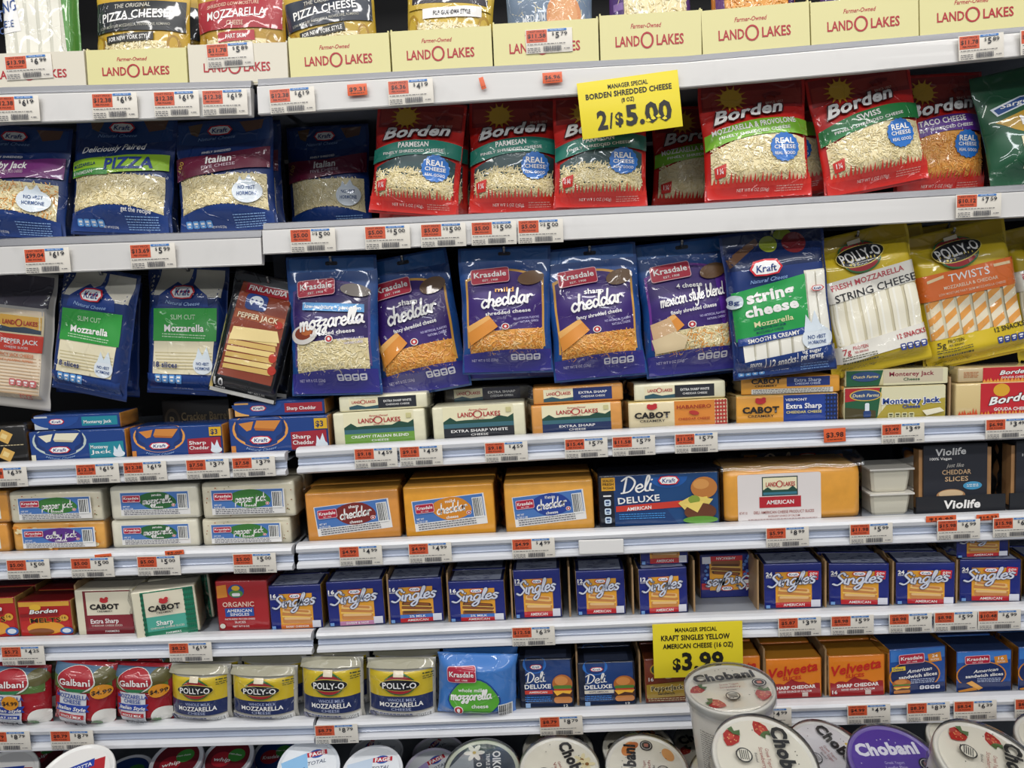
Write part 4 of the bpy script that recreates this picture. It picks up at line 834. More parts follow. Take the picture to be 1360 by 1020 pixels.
# ---------------------------------------------------------------- slice packs
def topfilm(p, col='#8a90a8', h=34):
    p.part('top_flap', 'wrap'); D = p.D*p.px; p.poly([(5, -2), (p.pw-5, -2), (p.pw-5, -h), (5, -h)], col)
    rr = random.Random(int(p.pw)); V = []; T = []
    for i in range(34):
        x = rr.uniform(7, p.pw-16); y = -rr.uniform(4, h-2); l = rr.uniform(3, 9); b = len(V); V += [(x, y), (x+l, y), (x+l, y-1.3), (x, y-1.3)]; T += [(b, b+1, b+2), (b, b+2, b+3)]
    p.add(V, T, '#24356c'); p.part('print')
def singles(cnt, w, h, dark, strip, cheese='#e2ba6a', flash=False, flag=False):
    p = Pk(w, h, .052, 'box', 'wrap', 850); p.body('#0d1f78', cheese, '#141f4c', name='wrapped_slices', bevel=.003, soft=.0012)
    topfilm(p, '#a9b0c8', 42)
    if flag:
        p.rect(2, 14, w-2, 24, '#c23038'); p.rect(2, 30, 16, 42, '#c23038'); p.rect(2, 22, 14, 28, W_)
        for i in range(7): p.ell(6 + (i*13) % 10, h-8-i*5, 3, 3, '#5a86d0', n=5); p.ell(w-7 - (i*7) % 5, h-8-i*6, 2.6, 2.6, '#5a86d0', n=5)
    ox, k = w*.2, w/78
    p.part('yellow_panel'); p.rect(w*.2, h*.19, w*.82, h*.93, '#e3a02c')
    sandwich(p, w*.23, h*.52, w*.8, h*.86, dark)
    p.part('flavour_strip')
    if strip == 'two': p.rect(w*.2, h*.80, w*.82, h*.88, '#2f6fc0'); p.rect(w*.2, h*.88, w*.82, h*.97, '#c4262e'); p.text('2% MILK', w*.52, h*.84, h*.05, W_, w*.3, .02); p.text('AMERICAN', w*.52, h*.925, h*.05, W_, w*.38, .02)
    elif strip == 'pink': p.rect(w*.2, h*.88, w*.82, h*.97, '#c88ab0'); p.text('SWEET & HOT', w*.51, h*.925, h*.045, W_, w*.4, .02)
    elif strip == 'or': p.rect(w*.2, h*.88, w*.82, h*.97, '#d8722a'); p.text('SHARP CHEDDAR', w*.51, h*.925, h*.045, W_, w*.44, .02)
    else: p.rect(w*.2, h*.85, w*.82, h*.96, '#c4262e'); p.text('AMERICAN', w*.51, h*.905, h*.06, W_, w*.36, .02)
    p.part('count_mark'); p.text(str(cnt), w*.09, h*.22, h*.085, W_, w*.11, .06); p.text('SLICES', w*.09, h*.29, h*.03, W_, w*.11, .02)
    if flash: p.part('price_flash'); p.rect(w*.75, h*.17, w*.93, h*.36, '#d02a34', 5); p.text('$5', w*.82, h*.25, h*.1, W_, w*.08, .03, 0, 5); p.text('99', w*.885, h*.23, h*.05, W_, w*.05, .02)
    p.part('corner_panel'); p.rect(w*.03, h*.90, w*.10, h*.97, '#7aa6e0'); p.rect(w*.8, h*.80, w*.96, h*.955, '#dfe0ea')
    p.part('brand_lettering'); p.script('Singles', w*.47, h*.40, h*.135, '#d6dae6', w*.80, .115, -6, 0, .25, out='#39436a', ob=.07)
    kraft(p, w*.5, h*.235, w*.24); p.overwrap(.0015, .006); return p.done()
P['s16'] = singles(16, 78, 72, False, 'or', '#d9b25e'); P['s16d'] = singles(16, 76, 74, True, 'two', '#cba24e'); P['s16p'] = singles(16, 76, 72, False, 'pink', '#d9b25e')
P['s12'] = singles(12, 68, 74, False, 'am', '#dcc08a'); P['s24'] = singles(24, 82, 78, False, 'am', '#dcae5a', True); P['s24f'] = singles(24, 74, 70, True, 'am', '#dcae5a', flag=True)
def bmelts(t='MELTS'):
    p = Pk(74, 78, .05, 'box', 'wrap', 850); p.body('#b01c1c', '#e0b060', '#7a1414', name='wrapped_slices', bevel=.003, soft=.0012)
    p.rect(2, 2, 72, 12, '#e0a83a'); p.poly([(3, 44), (70, 40), (71, 76), (3, 76)], '#c02420'); p.part('cheese_picture'); p.ell(37, 60, 26, 14, '#e8a030'); p.ell(30, 68, 18, 8, '#8a4a1c'); p.rect(20, 12, 30, 20, '#e8b838'); p.ell(25, 14, 8, 7, '#e8b838')
    p.part('flavour_band'); p.poly([(3, 28), (56, 26), (56, 32), (3, 34)], '#8a1414'); p.part('lettering'); p.text(t, 38, 42, 10, '#241008', 42, .03, 0, -1, 0, '#f0b838', .025); p.part('brand_logo'); p.text('Borden', 36, 22, 9, W_, 40, .04, .3, -4, 0, '#3a1013', .05); p.part('count_mark'); p.ell(64, 38, 6, 7, '#e0a83a'); p.text('16', 64, 37, 5, '#3a1010', 6, .02); p.ell(66, 66, 9, 8, '#2a62b0'); p.ell(66, 66, 6, 5, '#dfe6ee')
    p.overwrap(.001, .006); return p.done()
P['melt'] = bmelts()
def cabsl(c1, c2, main, l1, teal=False):
    w, h = (84, 78); p = Pk(w, h, .05, 'box', 'wrap', 850); p.body(main, '#d9cfa8', '#cfc8b4', name='wrapped_slices', bevel=.003, soft=.001)
    p.rect(2, 2, 12, h-1, '#e6dfc4'); p.rect(12, 2, w-3, h-1, c1); p.rect(16, 4, w-16 if teal else w-3, 44, '#e9e1c8'); p.rect(16, 44, w-16 if teal else w-3, h-10, c2)
    if teal:
        for i in range(5): p.rect(w-15+i*2.6, 2, w-14+i*2.6, h-1, '#1d8a6a'); 
        for i in range(10): p.rect(12, 4+i*8, 16, 8+i*8, '#0c5a40'); p.rect(w-16, 4+i*8, w-3, 7+i*8, '#0f6a4c')
    p.part('lettering'); p.text(l1, 40, 54, 8, W_, 40 if len(l1) > 6 else 22, .03, 0, -1); p.text('CHEDDAR CHEESE SLICES', 43, 62, 3.2, '#e6d8cc', 44, .01); p.text('CREAMERY' if False else 'FARMERS', 50, 72, 3.4, W_, 20, .01)
    p.part('brand_logo'); p.ell(42, 19, 6, 4, '#c42a30'); p.ell(39, 16, 2.6, 2.6, '#c42a30', n=10); p.ell(46, 15, 2.6, 2.6, '#c42a30', n=10); p.text('CABOT', 42, 29, 9, '#1c1814', 42, .07); p.text('CREAMERY', 42, 37, 3, '#1c1814', 22, .02)
    p.overwrap(.004, .016); return p.done()
P['cab1'] = cabsl('#7c1f28', '#8a2430', '#e6dfc8', 'Extra Sharp'); P['cab2'] = cabsl('#157a58', '#4fae9a', '#e6e0c6', 'Sharp', True)
def organic():
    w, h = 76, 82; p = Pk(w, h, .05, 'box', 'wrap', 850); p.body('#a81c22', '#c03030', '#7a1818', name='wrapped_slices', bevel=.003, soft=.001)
    p.part('orange_flash'); p.poly([(2, 8), (16, 6), (17, 26), (2, 28)], '#d8862a'); p.part('meadow_emblem'); p.ell(30, 17, 12, 11, '#2a4a8c'); p.ell(30, 21, 10, 6, '#4f8a3a'); p.ell(30, 12, 6, 4, '#e0b030'); p.rect(24, 20, 36, 25, '#e8e8e8', r=2)
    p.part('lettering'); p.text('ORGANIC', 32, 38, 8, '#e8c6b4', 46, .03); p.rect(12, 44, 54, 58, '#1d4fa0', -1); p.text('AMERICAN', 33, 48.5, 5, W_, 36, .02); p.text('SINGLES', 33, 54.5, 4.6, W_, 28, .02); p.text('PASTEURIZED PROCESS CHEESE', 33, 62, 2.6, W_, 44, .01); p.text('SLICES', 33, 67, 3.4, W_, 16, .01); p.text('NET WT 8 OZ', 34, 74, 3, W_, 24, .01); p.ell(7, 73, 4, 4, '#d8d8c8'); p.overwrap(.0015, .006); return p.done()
P['org'] = organic()
def velveeta():
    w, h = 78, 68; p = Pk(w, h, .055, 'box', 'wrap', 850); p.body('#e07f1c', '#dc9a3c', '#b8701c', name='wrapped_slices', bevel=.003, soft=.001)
    p.part('top_flap'); p.poly([(3, -2), (w-3, -2), (w-3, -38), (3, -38)], '#c4852a'); p.part('lower_panel'); pts = [(2, 48)] + [(2+i*5.6, 44 - 7*math.exp(-((i-6.5)/2.2)**2) + 2*math.sin(i*1.9)) for i in range(14)] + [(w-2, h-1), (2, h-1)]
    p.poly([q for q in pts if True], '#9c1f24'); p.part('lettering'); p.text('SHARP CHEDDAR', 40, 49, 5.6, W_, 58, .05, 0, -2); p.text('GOOD SOURCE OF CALCIUM', 40, 56, 3.2, W_, 46, .02, 0, -1); p.text('16', 8, 60, 6, W_, 7, .03); p.rect(50, 58, 58, 65, '#d8c8c0')
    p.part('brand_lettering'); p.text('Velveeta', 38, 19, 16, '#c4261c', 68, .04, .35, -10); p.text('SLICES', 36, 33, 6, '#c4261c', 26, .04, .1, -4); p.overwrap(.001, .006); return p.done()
P['velv'] = velveeta()
def kramer(del_):
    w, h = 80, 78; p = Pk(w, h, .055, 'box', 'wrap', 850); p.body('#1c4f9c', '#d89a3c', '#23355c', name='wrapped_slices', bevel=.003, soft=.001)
    p.poly([(2, 2), (w-2, 2), (w-2, 18), (2, 22)], '#3a7ac8'); p.part('flavour_panel'); p.ell(36, 46, 36, 26, '#d88a2c', n=26); p.ell(36, 46, 34, 24.5, '#14295e', n=26); p.rect(2, 60, w-2, h-2, '#14295e')
    p.part('count_mark'); p.poly([(54, 12), (72, 9), (74, 24), (56, 26)], '#d88a2c'); p.text('24' if del_ else '16', 64, 15, 5, W_, 8, .02); p.text('SLICES', 64, 21, 3, W_, 12, .01)
    p.part('lettering'); p.text('American', 42, 37, 6, W_, 36, .02, .35, -6); p.text('sandwich slices', 40, 46, 6, W_, 54, .035, 0, -4); p.micro(30, 52, 64, 60, '#c9d4ee', 2.8)
    p.part('cheese_picture')
    if del_: sandwich(p, 4, 50, 30, 74, burger=True); p.part('yellow_flash'); p.rect(3, 29, 22, 36, '#e8c83a', -3); p.text('Deluxe', 12, 32.5, 4, '#2a3f7a', 14, .03); p.part('print'); facts(p, 42, 63, 4, 6, '#e8e8f0', '#14295e')
    else: p.poly([(14, 60), (22, 56), (38, 70), (32, 74)], '#e8a850'); p.poly([(2, 74), (26, 68), (30, 74), (4, 77)], '#d8903c'); p.part('print')
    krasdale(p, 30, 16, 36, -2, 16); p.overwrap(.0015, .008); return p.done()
P['kra1'] = kramer(True); P['kra2'] = kramer(False)
def galbani(whole):
    w, h = 82, 84; p = Pk(w, h, .042, 'pillow', 'film', 850); p.body('#a81c28', '#b8404a', name='wrapped_cheese')
    p.part('meadow_picture'); p.poly([(4, 4), (78, 4), (78, 34), (4, 34)], '#5a7a3a'); p.poly([(4, 4), (78, 4), (78, 14), (4, 16)], '#4a6a86'); p.ell(70, 14, 12, 10, '#5f5a30'); p.part('cheese_picture'); p.ell(72, 70, 12, 12, '#f0eee6'); p.ell(64, 76, 6, 4, '#4f8a3a')
    p.part('brand_logo'); p.ell(38, 20, 25, 15, '#dfe3da', -3); p.ell(38, 19, 23.5, 13.5, '#a81c28', -3); p.poly([(22, 30), (54, 28), (48, 33), (28, 34)], '#2f7a4a'); p.text('Galbani', 38, 20, 8.5, W_, 40, .03, 0, -3)
    p.part('flavour_panel'); p.rect(18, 34, 54, 80, '#d8dbe0'); p.text('MOZZARELLA', 36, 39, 6.5, '#25479c', 42, .02); p.text('CHEESE', 36, 46, 6, '#25479c', 24, .02); p.poly([(14, 52), (58, 50), (55, 55), (58, 59), (14, 61), (17, 56)], '#1d3fa0'); p.text('Italian Style', 36, 55.5, 5, W_, 36, .03, .25)
    c = '#b8242c' if whole else '#1d3fa0'; p.rect(20, 63, 52, 69, c); p.text('WHOLE MILK' if whole else 'PART SKIM', 36, 66, 3.6, W_, 27, .02); p.text('CLASSIC MELT', 36, 73, 4, '#2a2a3a', 30, .01); p.text('& STRETCH', 36, 78, 4, '#2a2a3a', 24, .01)
    p.part('price_sticker'); cx = 66 if whole else 40; cy = 31 if whole else 44
    cx = 68 if whole else 42; p.ell(cx, cy, 10, 10, '#e6971f', n=18); p.text('$4.99', cx, cy, 6, '#2a1c10', 17, .03); return p.done()
P['gal_w'] = galbani(True); P['gal_p'] = galbani(False)
def pollymozz():
    w, h = 84, 78; p = Pk(w, h, .042, 'pillow', 'film', 850); p.body('#c9c6bc', '#c8c4b4', name='wrapped_cheese')
    p.part('yellow_panel'); p.rect(4, 12, 80, 46, '#d8bc28'); p.part('navy_panel'); p.rect(4, 44, 80, 64, '#1c2a5a'); p.text('WHOLE MILK', 44, 48.5, 4.2, '#aab4d4', 34, .01); p.text('MOZZARELLA', 43, 54.5, 6, W_, 52, .03); p.text('CHEESE', 43, 60.5, 3.6, '#aab4d4', 24, .01)
    p.part('facts_strip'); p.rect(4, 65, 80, 75, '#dcd8d0'); p.micro(8, 66, 56, 74, '#3a4a8a', 2.8); p.barcode(62, 66, 78, 74); p.ell(8, 70, 4, 4, '#3a3f6a'); p.part('print'); polly(p, 42, 27, 46); p.micro(68, 14, 79, 20, '#2a3a1a', 2.6)
    p.part('foil_seam'); p.rect(4, 2, 80, 11, '#aaa690'); return p.done()
P['pmoz'] = pollymozz()
def krmoz():
    w, h = 106, 84; p = Pk(w, h, .04, 'pillow', 'film', 850); p.body('#3f7cc8', '#2f68b0', name='wrapped_cheese')
    p.part('green_blob'); pts = [(50 + 33*math.cos(t*math.pi/12)*(1+.08*math.sin(t*math.pi/4)), 54 + 24*math.sin(t*math.pi/12)*(1 - .1*math.cos(t*math.pi/6))) for t in range(24)]
    p.poly([(50+(x-50)*1.06, 54+(y-54)*1.07) for x, y in pts], '#1f3f8c'); p.poly(pts, '#5aae34'); p.text('whole milk', 46, 42, 5, W_, 34, .02, .1, -3); p.script('mozzarella', 46, 52, 6.5, W_, 54, .14, -6); p.text('cheese', 58, 63, 5.5, W_, 22, .03, 0, -3); drop(p, 30, 70, 6)
    p.barcode(82, 62, 100, 80, -3); krasdale(p, 34, 22, 38, -4, 19); return p.done()
P['krmoz'] = krmoz()
def delislim(white):
    w, h = 78, 76; p = Pk(w, h, .055, 'box', 'wrap', 850); p.body('#0d1730', '#0d1420', '#1a2030', name='wrapped_slices', bevel=.003, soft=.001)
    p.poly([(10, 2), (w-3, 2), (w-3, 60), (10, 72)], '#123a78'); p.rect(12, 56, w-3, h-2, '#0f2448'); p.part('top_flap'); p.poly([(10, -2), (w-8, -2), (w-8, -28), (10, -28)], '#3a4258'); p.part('blue_disc'); p.ell(24, 8, 17, 14, '#1f6ac0'); kraft(p, 26, 12, 18)
    p.part('lettering'); p.script('Deli', 24, 32, 8, W_, 28, .09, -4); p.text('DELUXE', 27, 42, 6.8, W_, 38, .04, 0, -1); c = '#c83a2c' if not white else '#d8d0c0'; p.rect(8, 48, 48, 54, c); p.text('AMERICAN' if not white else 'WHITE AMERICAN', 27, 51, 3, W_ if not white else '#23355c', 26, .02); p.micro(8, 58, 46, 66, '#3a8ae0', 3); p.rect(8, 68, 15, 75, '#9fc0e8')
    sandwich(p, 48, 24, 77, 68, burger=True); p.text('12', 66, 72, 4, W_, 6, .02); p.overwrap(.0015, .008); return p.done()
P['dl1'] = delislim(False); P['dl2'] = delislim(True)
def pjack():
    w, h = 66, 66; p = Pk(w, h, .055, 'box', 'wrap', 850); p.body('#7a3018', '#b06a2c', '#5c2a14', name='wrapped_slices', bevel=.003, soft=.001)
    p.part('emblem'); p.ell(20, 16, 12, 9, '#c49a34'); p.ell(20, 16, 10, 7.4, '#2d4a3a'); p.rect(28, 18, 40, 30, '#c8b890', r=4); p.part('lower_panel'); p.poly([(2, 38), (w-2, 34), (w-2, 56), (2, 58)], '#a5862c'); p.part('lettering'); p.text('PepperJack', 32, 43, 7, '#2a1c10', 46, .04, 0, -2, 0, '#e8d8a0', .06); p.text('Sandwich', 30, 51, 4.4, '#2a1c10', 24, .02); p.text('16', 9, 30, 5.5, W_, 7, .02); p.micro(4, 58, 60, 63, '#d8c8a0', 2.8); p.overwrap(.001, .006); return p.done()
P['pjk'] = pjack()
def darkbag(col='#4a1018'):
    p = Pk(60, 150, .04, 'pouch', 'film', 850); p.body(col, col, name='pouch'); p.part('cheese_window'); p.band(16, 44, lambda u: 60, lambda u: 124, '#a86a34'); p.shreds(16, 60, 44, 124, ORNG, 160); p.part('print'); p.micro(10, 126, 50, 134, '#8a4a4a'); return p.done()
P['maroon'] = darkbag()
def greenbag():
    p = Pk(120, 160, .042, 'pouch', 'film', 850); p.body('#175434', '#124328', name='pouch'); p.part('flavour_band'); p.poly([(12, 70), (60, 58), (114, 52), (114, 84), (44, 92), (30, 84)], '#c49a2c'); p.text('Mozzarella', 78, 70, 13, W_, 78, .04, 0, -6); p.part('brand_logo'); p.poly([(12, 50), (50, 40), (90, 42), (88, 54), (50, 54), (16, 62)], '#dfe6ee'); p.poly([(15, 52), (50, 42), (86, 44), (85, 52), (50, 52), (18, 60)], '#1f4a8c'); p.text('Sargento', 50, 48, 6, W_, 56, .02, .3, -4)
    p.part('cheese_window'); p.poly([(36, 96), (112, 88), (112, 134), (36, 138)], '#e8e0b8'); p.shreds(37, 96, 111, 134, CREAM, 240); facts(p, 44, 128, 2, 9, '#dfe6dc', '#175434'); return p.done()
P['sarg'] = greenbag()
# ---------------------------------------------------------------- tubs
def tubproto(key, R, H, side, lidc, art, clear=False, cr=.80):
    p = Pk(120, 120, 0, 'disc', 'lid', px=120/(2*R)); V = []; Fs = []; C = []
    def lathe(name, prof, col, m, n=40, cap=False):
        V = []; Fs = []
        for r, z in prof:
            for j in range(n): t = 2*math.pi*j/n; V.append((r*math.cos(t), r*math.sin(t), z))
        for i in range(len(prof)-1):
            for j in range(n): a = i*n+j; b = i*n+(j+1) % n; Fs.append((a, b, b+n, a+n))
        if cap: Fs.append(tuple(range((len(prof)-1)*n, len(prof)*n)))
        p.meshes.append((name, mk_mesh(name, V, Fs, [lin(col)]*len(Fs), m), None))
    lathe('tub', [(.001, -H), (R*cr-.003, -H), (R*cr, -H+.003), (R*.93, -.016), (R*.935, -.008)], side, 'plastic')
    # rim and lid are one lathe each: outer skirt, rounded rim, shallow recess
    lathe('lid', [(R*.95, -.012), (R*.99, -.010), (R, -.003), (R*.985, 0), (R*.95, .0004), (R*.93, -.0012), (.0005, -.0012)], lidc, 'plastic', 48)
    p.surf = lambda x, z, off: Vector((x, z - p.H/2, -.0012 + off))
    p.H = 2*R; p.part('lid_print'); art(p)
    # side print
    if key.startswith('straw') or key.startswith('peach') or key.startswith('van'):
        p.part('side_print', 'plastic'); lay = [0]
        def sf(x, z, off):
            zz = -H + (z/(2*R))*H*1.0; rr = R*cr + (R*.93-R*cr)*((zz+H)/H) + .0004 + off*.5; t = x/R*1.2 - math.pi/2 - .1; return Vector((rr*math.cos(t), rr*math.sin(t), zz))
        p.surf = sf; p.micro(14, 34, 46, 92, '#8a857a', 3.2); p.text('32', 66, 66, 10, '#b8323c', 12, .02); p.text('Strawberry' if key.startswith('straw') else 'Greek Yogurt', 78, 50, 6, '#b8323c', 36, .01); p.text('Chobani', 84, 26, 12, '#1c1c20', 56, .05)
    if clear: lathe('clear_overcap', [(R*1.004, -.014), (R*1.008, -.002), (R*1.0, .0045), (R*.9, .005), (.001, .0045)], '#ffffff', 'clear', 48)
    p.done(); P[key] = p
def strawberry(p, cx, cy, s, a):
    pts = [(-s*.5, -s*.5), (0, -s*.66), (s*.5, -s*.5), (s*.6, 0), (s*.3, s*.55), (0, s*.8), (-s*.35, s*.5), (-s*.6, 0)]
    s *= 1.35; p.part('fruit_picture'); pts = [(x*1.35, y*1.35) for x, y in pts]; p.poly(p.rot([(cx+x, cy+y) for x, y in pts], cx, cy, a), '#b3241c'); p.poly(p.rot([(cx-s*.3, cy-s*.3), (cx, cy-s*.4), (cx+s*.2, cy-s*.1), (cx-s*.1, cy+s*.3)], cx, cy, a), '#cf4a38')
    rr = random.Random(3)
    for i in range(9): x, y = rr.uniform(-.4, .4)*s, rr.uniform(-.35, .5)*s; q = p.rot([(cx+x, cy+y)], cx, cy, a)[0]; p.ell(q[0], q[1], .7, 1, '#e8b070', a, 6)
    p.poly(p.rot([(cx-s*.5, cy-s*.5), (cx-s*.3, cy-s*.9), (cx, cy-s*.62), (cx+s*.3, cy-s*.95), (cx+s*.5, cy-s*.5), (cx, cy-s*.35)], cx, cy, a), '#4a6a34'); p.part('lid_print')
def chob(kind):
    def f(p):
        base = {'purple': '#5a3aa0', 'zero': '#e6e2e4'}.get(kind, '#e9e3d2'); ink = '#f0eef4' if kind == 'purple' else '#23211f'
        p.ell(60, 60, 54, 54, base, n=40)
        if kind == 'straw': strawberry(p, 17, 56, 11, 60); strawberry(p, 34, 94, 12, -60); strawberry(p, 98, 84, 13, 20)
        if kind == 'peach':
            p.part('fruit_picture'); p.ell(92, 34, 15, 9, '#d9853c', 30); p.ell(98, 40, 10, 6, '#c06a2c', 50); p.ell(88, 92, 12, 8, '#e0a05c', -30); p.part('lid_print')
        if kind in ('van', 'zero'):
            p.part('flower_picture')
            for (x, y) in (((56, 22), (66, 18)) if kind == 'van' else ((66, 12), (84, 20), (100, 34), (107, 52))):
                for k in range(5): t = k*1.256; p.ell(x+7*math.cos(t), y+7*math.sin(t), 6, 3, '#e6c33a' if kind == 'zero' else '#e9dcae', math.degrees(t), 10)
                p.ell(x, y, 3, 3, '#8a5a20', n=8)
            p.part('lid_print')
        p.part('brand_lettering'); p.text('Chobani', 58, 35, 18, ink, 84, .07, 0, -2); p.part('lid_print')
        p.text('Greek Yogurt', 60, 56, 4.2, '#c8bfe8' if kind == 'purple' else '#a04a40', 26, .01); p.text({'straw': 'Strawberry', 'purple': 'Lowfat Plain', 'van': 'Vanilla', 'zero': 'Zero Sugar', 'peach': 'Peach'}[kind], 60, 63, 4.6, '#d8d0f0' if kind == 'purple' else '#a04a40', 28, .01); p.text('Blended', 60, 70, 3, ink, 12, .01)
        p.part('round_stamp'); p.ell(58, 84, 9.5, 9.5, '#3a3836' if kind != 'purple' else '#3a2478', n=20); p.ell(58, 84, 8, 8, base, n=20)
        for k in range(5): p.rect(52, 79+k*2.3, 64, 80+k*2.3, '#4a4845' if kind != 'purple' else '#c8bfe8')
        p.ell(100, 60, 9.5, 9.5, '#1c1c20', n=20); p.ell(100, 60, 7.6, 7.6, '#d8d4cc', n=20); p.ell(100, 60, 6.8, 6.8, '#2a2a2e', n=20); p.rect(97, 57, 103, 63, '#b06a5a', r=1); p.part('lid_print')
        rr = random.Random(9)
        for i in range(12): t = rr.uniform(0, 6.3); r = rr.uniform(30, 46); p.ell(60+r*math.cos(t), 60+r*math.sin(t), 1, .7, ink, rr.uniform(0, 90), 6)
    return f
def fage(col, pct):
    def f(p):
        p.ell(60, 60, 53, 53, '#e8ecf0', n=40); p.poly([(10, 40), (60, 30), (56, 112), (30, 104), (12, 76)], col); p.part('brand_lettering'); p.ell(78, 36, 14, 9, '#2a56a8'); p.rect(60, 31, 98, 41, '#c02a3a'); p.text('FAGE', 79, 36, 8, W_, 30, .05); p.part('lid_print'); p.text('TOTAL', 76, 54, 8, '#3a4a6a', 34, .0, .3); p.text(pct, 40, 66, 14, '#3a5a8a', 28, .01)
        p.micro(40, 84, 84, 96, '#6a7a9a', 3.2)
    return f
def oikos(p):
    p.ell(60, 60, 53, 53, '#3a434c', n=40); p.poly([(8, 50), (44, 8), (52, 110), (20, 96)], '#9aa0a4'); p.part('flower_picture')
    for k in range(6): t = k*1.05; p.ell(48+9*math.cos(t), 24+9*math.sin(t), 8, 4, '#e8e6dc', math.degrees(t), 10)
    p.ell(48, 24, 3, 3, '#c9b060', n=8); p.part('brand_lettering'); p.text('OIKOS', 84, 48, 13, W_, 48, .04, 0, 90); p.text('TRIPLE ZERO', 70, 50, 6, W_, 44, .02, 0, 90); p.part('lid_print'); p.text('0  0  0', 56, 66, 9, W_, 44, .02, 0, 90); p.text('17', 34, 62, 13, '#2a3238', 18, .03, 0, 90)
def whitelid(p):
    p.ell(60, 60, 52, 52, '#eceae6', n=40); p.part('picture_panel'); p.rect(58, 34, 104, 84, '#b3242c', -8); p.poly([(40, 40), (84, 30), (86, 44), (42, 54)], '#1d3fa0'); p.text('RICOTTA', 64, 42, 7, W_, 36, .03, 0, -10); p.rect(40, 60, 60, 78, '#4f8a4a', -8); p.text('Galbani', 84, 66, 9, W_, 34, .03, 0, -8)
def bluelid(c1, c2, t):
    def f(p): p.ell(60, 60, 50, 50, c1, n=40); p.ell(48, 66, 24, 20, c2, n=20); p.ell(78, 50, 20, 17, '#3f8a3a' if c2 == '#a82430' else '#7a1420', n=20); p.text(t, 50, 66, 10, W_, 40, .03, .1, -6); p.text('cream cheese', 74, 48, 5, W_, 32, .01)
    return f
tubproto('straw', .059, .125, '#e6e0d4', '#e9e5da', chob('straw'), True); tubproto('peach', .059, .125, '#e6e0d4', '#e9e5da', chob('peach'), True); tubproto('van', .059, .125, '#e6e0d4', '#e9e5da', chob('van'), True)
tubproto('zero', .059, .125, '#e0dcd8', '#dcd9d4', chob('zero'), True); tubproto('purple', .059, .125, '#4a2f90', '#7a66b0', chob('purple'), True)
tubproto('fage5', .050, .11, '#9ab8dc', '#dfe4ea', fage('#8fc0e8', '5%')); tubproto('fage2', .050, .11, '#c9d0dc', '#e4e6ea', fage('#c8d8ea', '2%')); tubproto('fage0', .050, .11, '#c0b8dc', '#dcd6e8', fage('#b8a8dc', '0%'))
tubproto('oikos', .058, .12, '#2f363c', '#c9cdb8', oikos, True); tubproto('galr', .060, .11, '#e8e6e2', '#efeeea', whitelid); tubproto('tubred', .046, .09, '#22386a', '#e4e6ec', bluelid('#6a1a24', '#a82430', 'whip')); tubproto('tubblue', .046, .09, '#22386a', '#e4e6ec', bluelid('#1c3f7c', '#a82430', 'Krasdale'))
# ---------------------------------------------------------------- the case: liner, shelves and rails
def box_mesh(name, x0, x1, y0, y1, z0, z1, m):
    V = [(x, y, z) for x in (x0, x1) for y in (y0, y1) for z in (z0, z1)]
    return mk_mesh(name, V, [(0, 1, 3, 2), (4, 6, 7, 5), (0, 4, 5, 1), (2, 3, 7, 6), (0, 2, 6, 4), (1, 5, 7, 3)], [(1, 1, 1)]*6, m, False)
for n, a, m in (('wall_back', (-1.9, 1.9, .56, .60, 0, 2.3), 'dark'), ('floor', (-3.5, 3.5, -5, .6, -.03, 0), 'floor'), ('ceiling', (-3.5, 3.5, -.25 + .45, .6, 2.25, 2.3), 'dark'),
                ('wall_left', (-1.92, -1.88, .0, .6, 0, 2.3), 'dark'), ('wall_right', (1.88, 1.92, .0, .6, 0, 2.3), 'dark')):
    o = ob(n, box_mesh(n, *a, m)); o['kind'] = 'structure'
SH = {}
class Shelf: pass
PROF_LOW = [(.010, -.004), (.004, .001), (-.002, 0), (-.008, -.05), (-.0105, -.16), (-.009, -.30), (-.004, -.37), (.001, -.40), (.0012, -.46)]
PROF_LOW2 = [(.0008, -.72), (-.006, -.745), (-.0115, -.80), (-.0120, -.93), (-.008, -1.0), (.004, -1.0)]
PROF_CH = [(.0012, -.455), (-.002, -.5), (-.0015, -.60), (-.003, -.66), (.0005, -.725)]
PROF_UP = [(.012, .03), (-.001, .0), (-.004, -.02), (-.0045, -.06), (-.006, -.5), (-.0075, -.93), (-.009, -.96), (-.008, -1.0), (.002, -1.0), (.004, -.9)]
PROF_UPLIP = [(.016, .24), (.008, .30), (.002, .26), (.0005, .10), (-.0005, .03), (-.003, .0)]
def sweep(name, prof, P, m, kz=True):
    V = []; Fs = []; n = len(prof)
    for (X, Yf, zt, h) in P:
        for y, q in prof: V.append((X, Yf + y, zt + q*h))
    for i in range(len(P)-1):
        for k in range(n-1): a = i*n + k; Fs.append((a, a+1, a+n+1, a+n))
    Fs.append(tuple(range(n))); Fs.append(tuple(reversed(range((len(P)-1)*n, len(P)*n))))
    return mk_mesh(name, V, Fs, [(1, 1, 1)]*len(Fs), m, False)
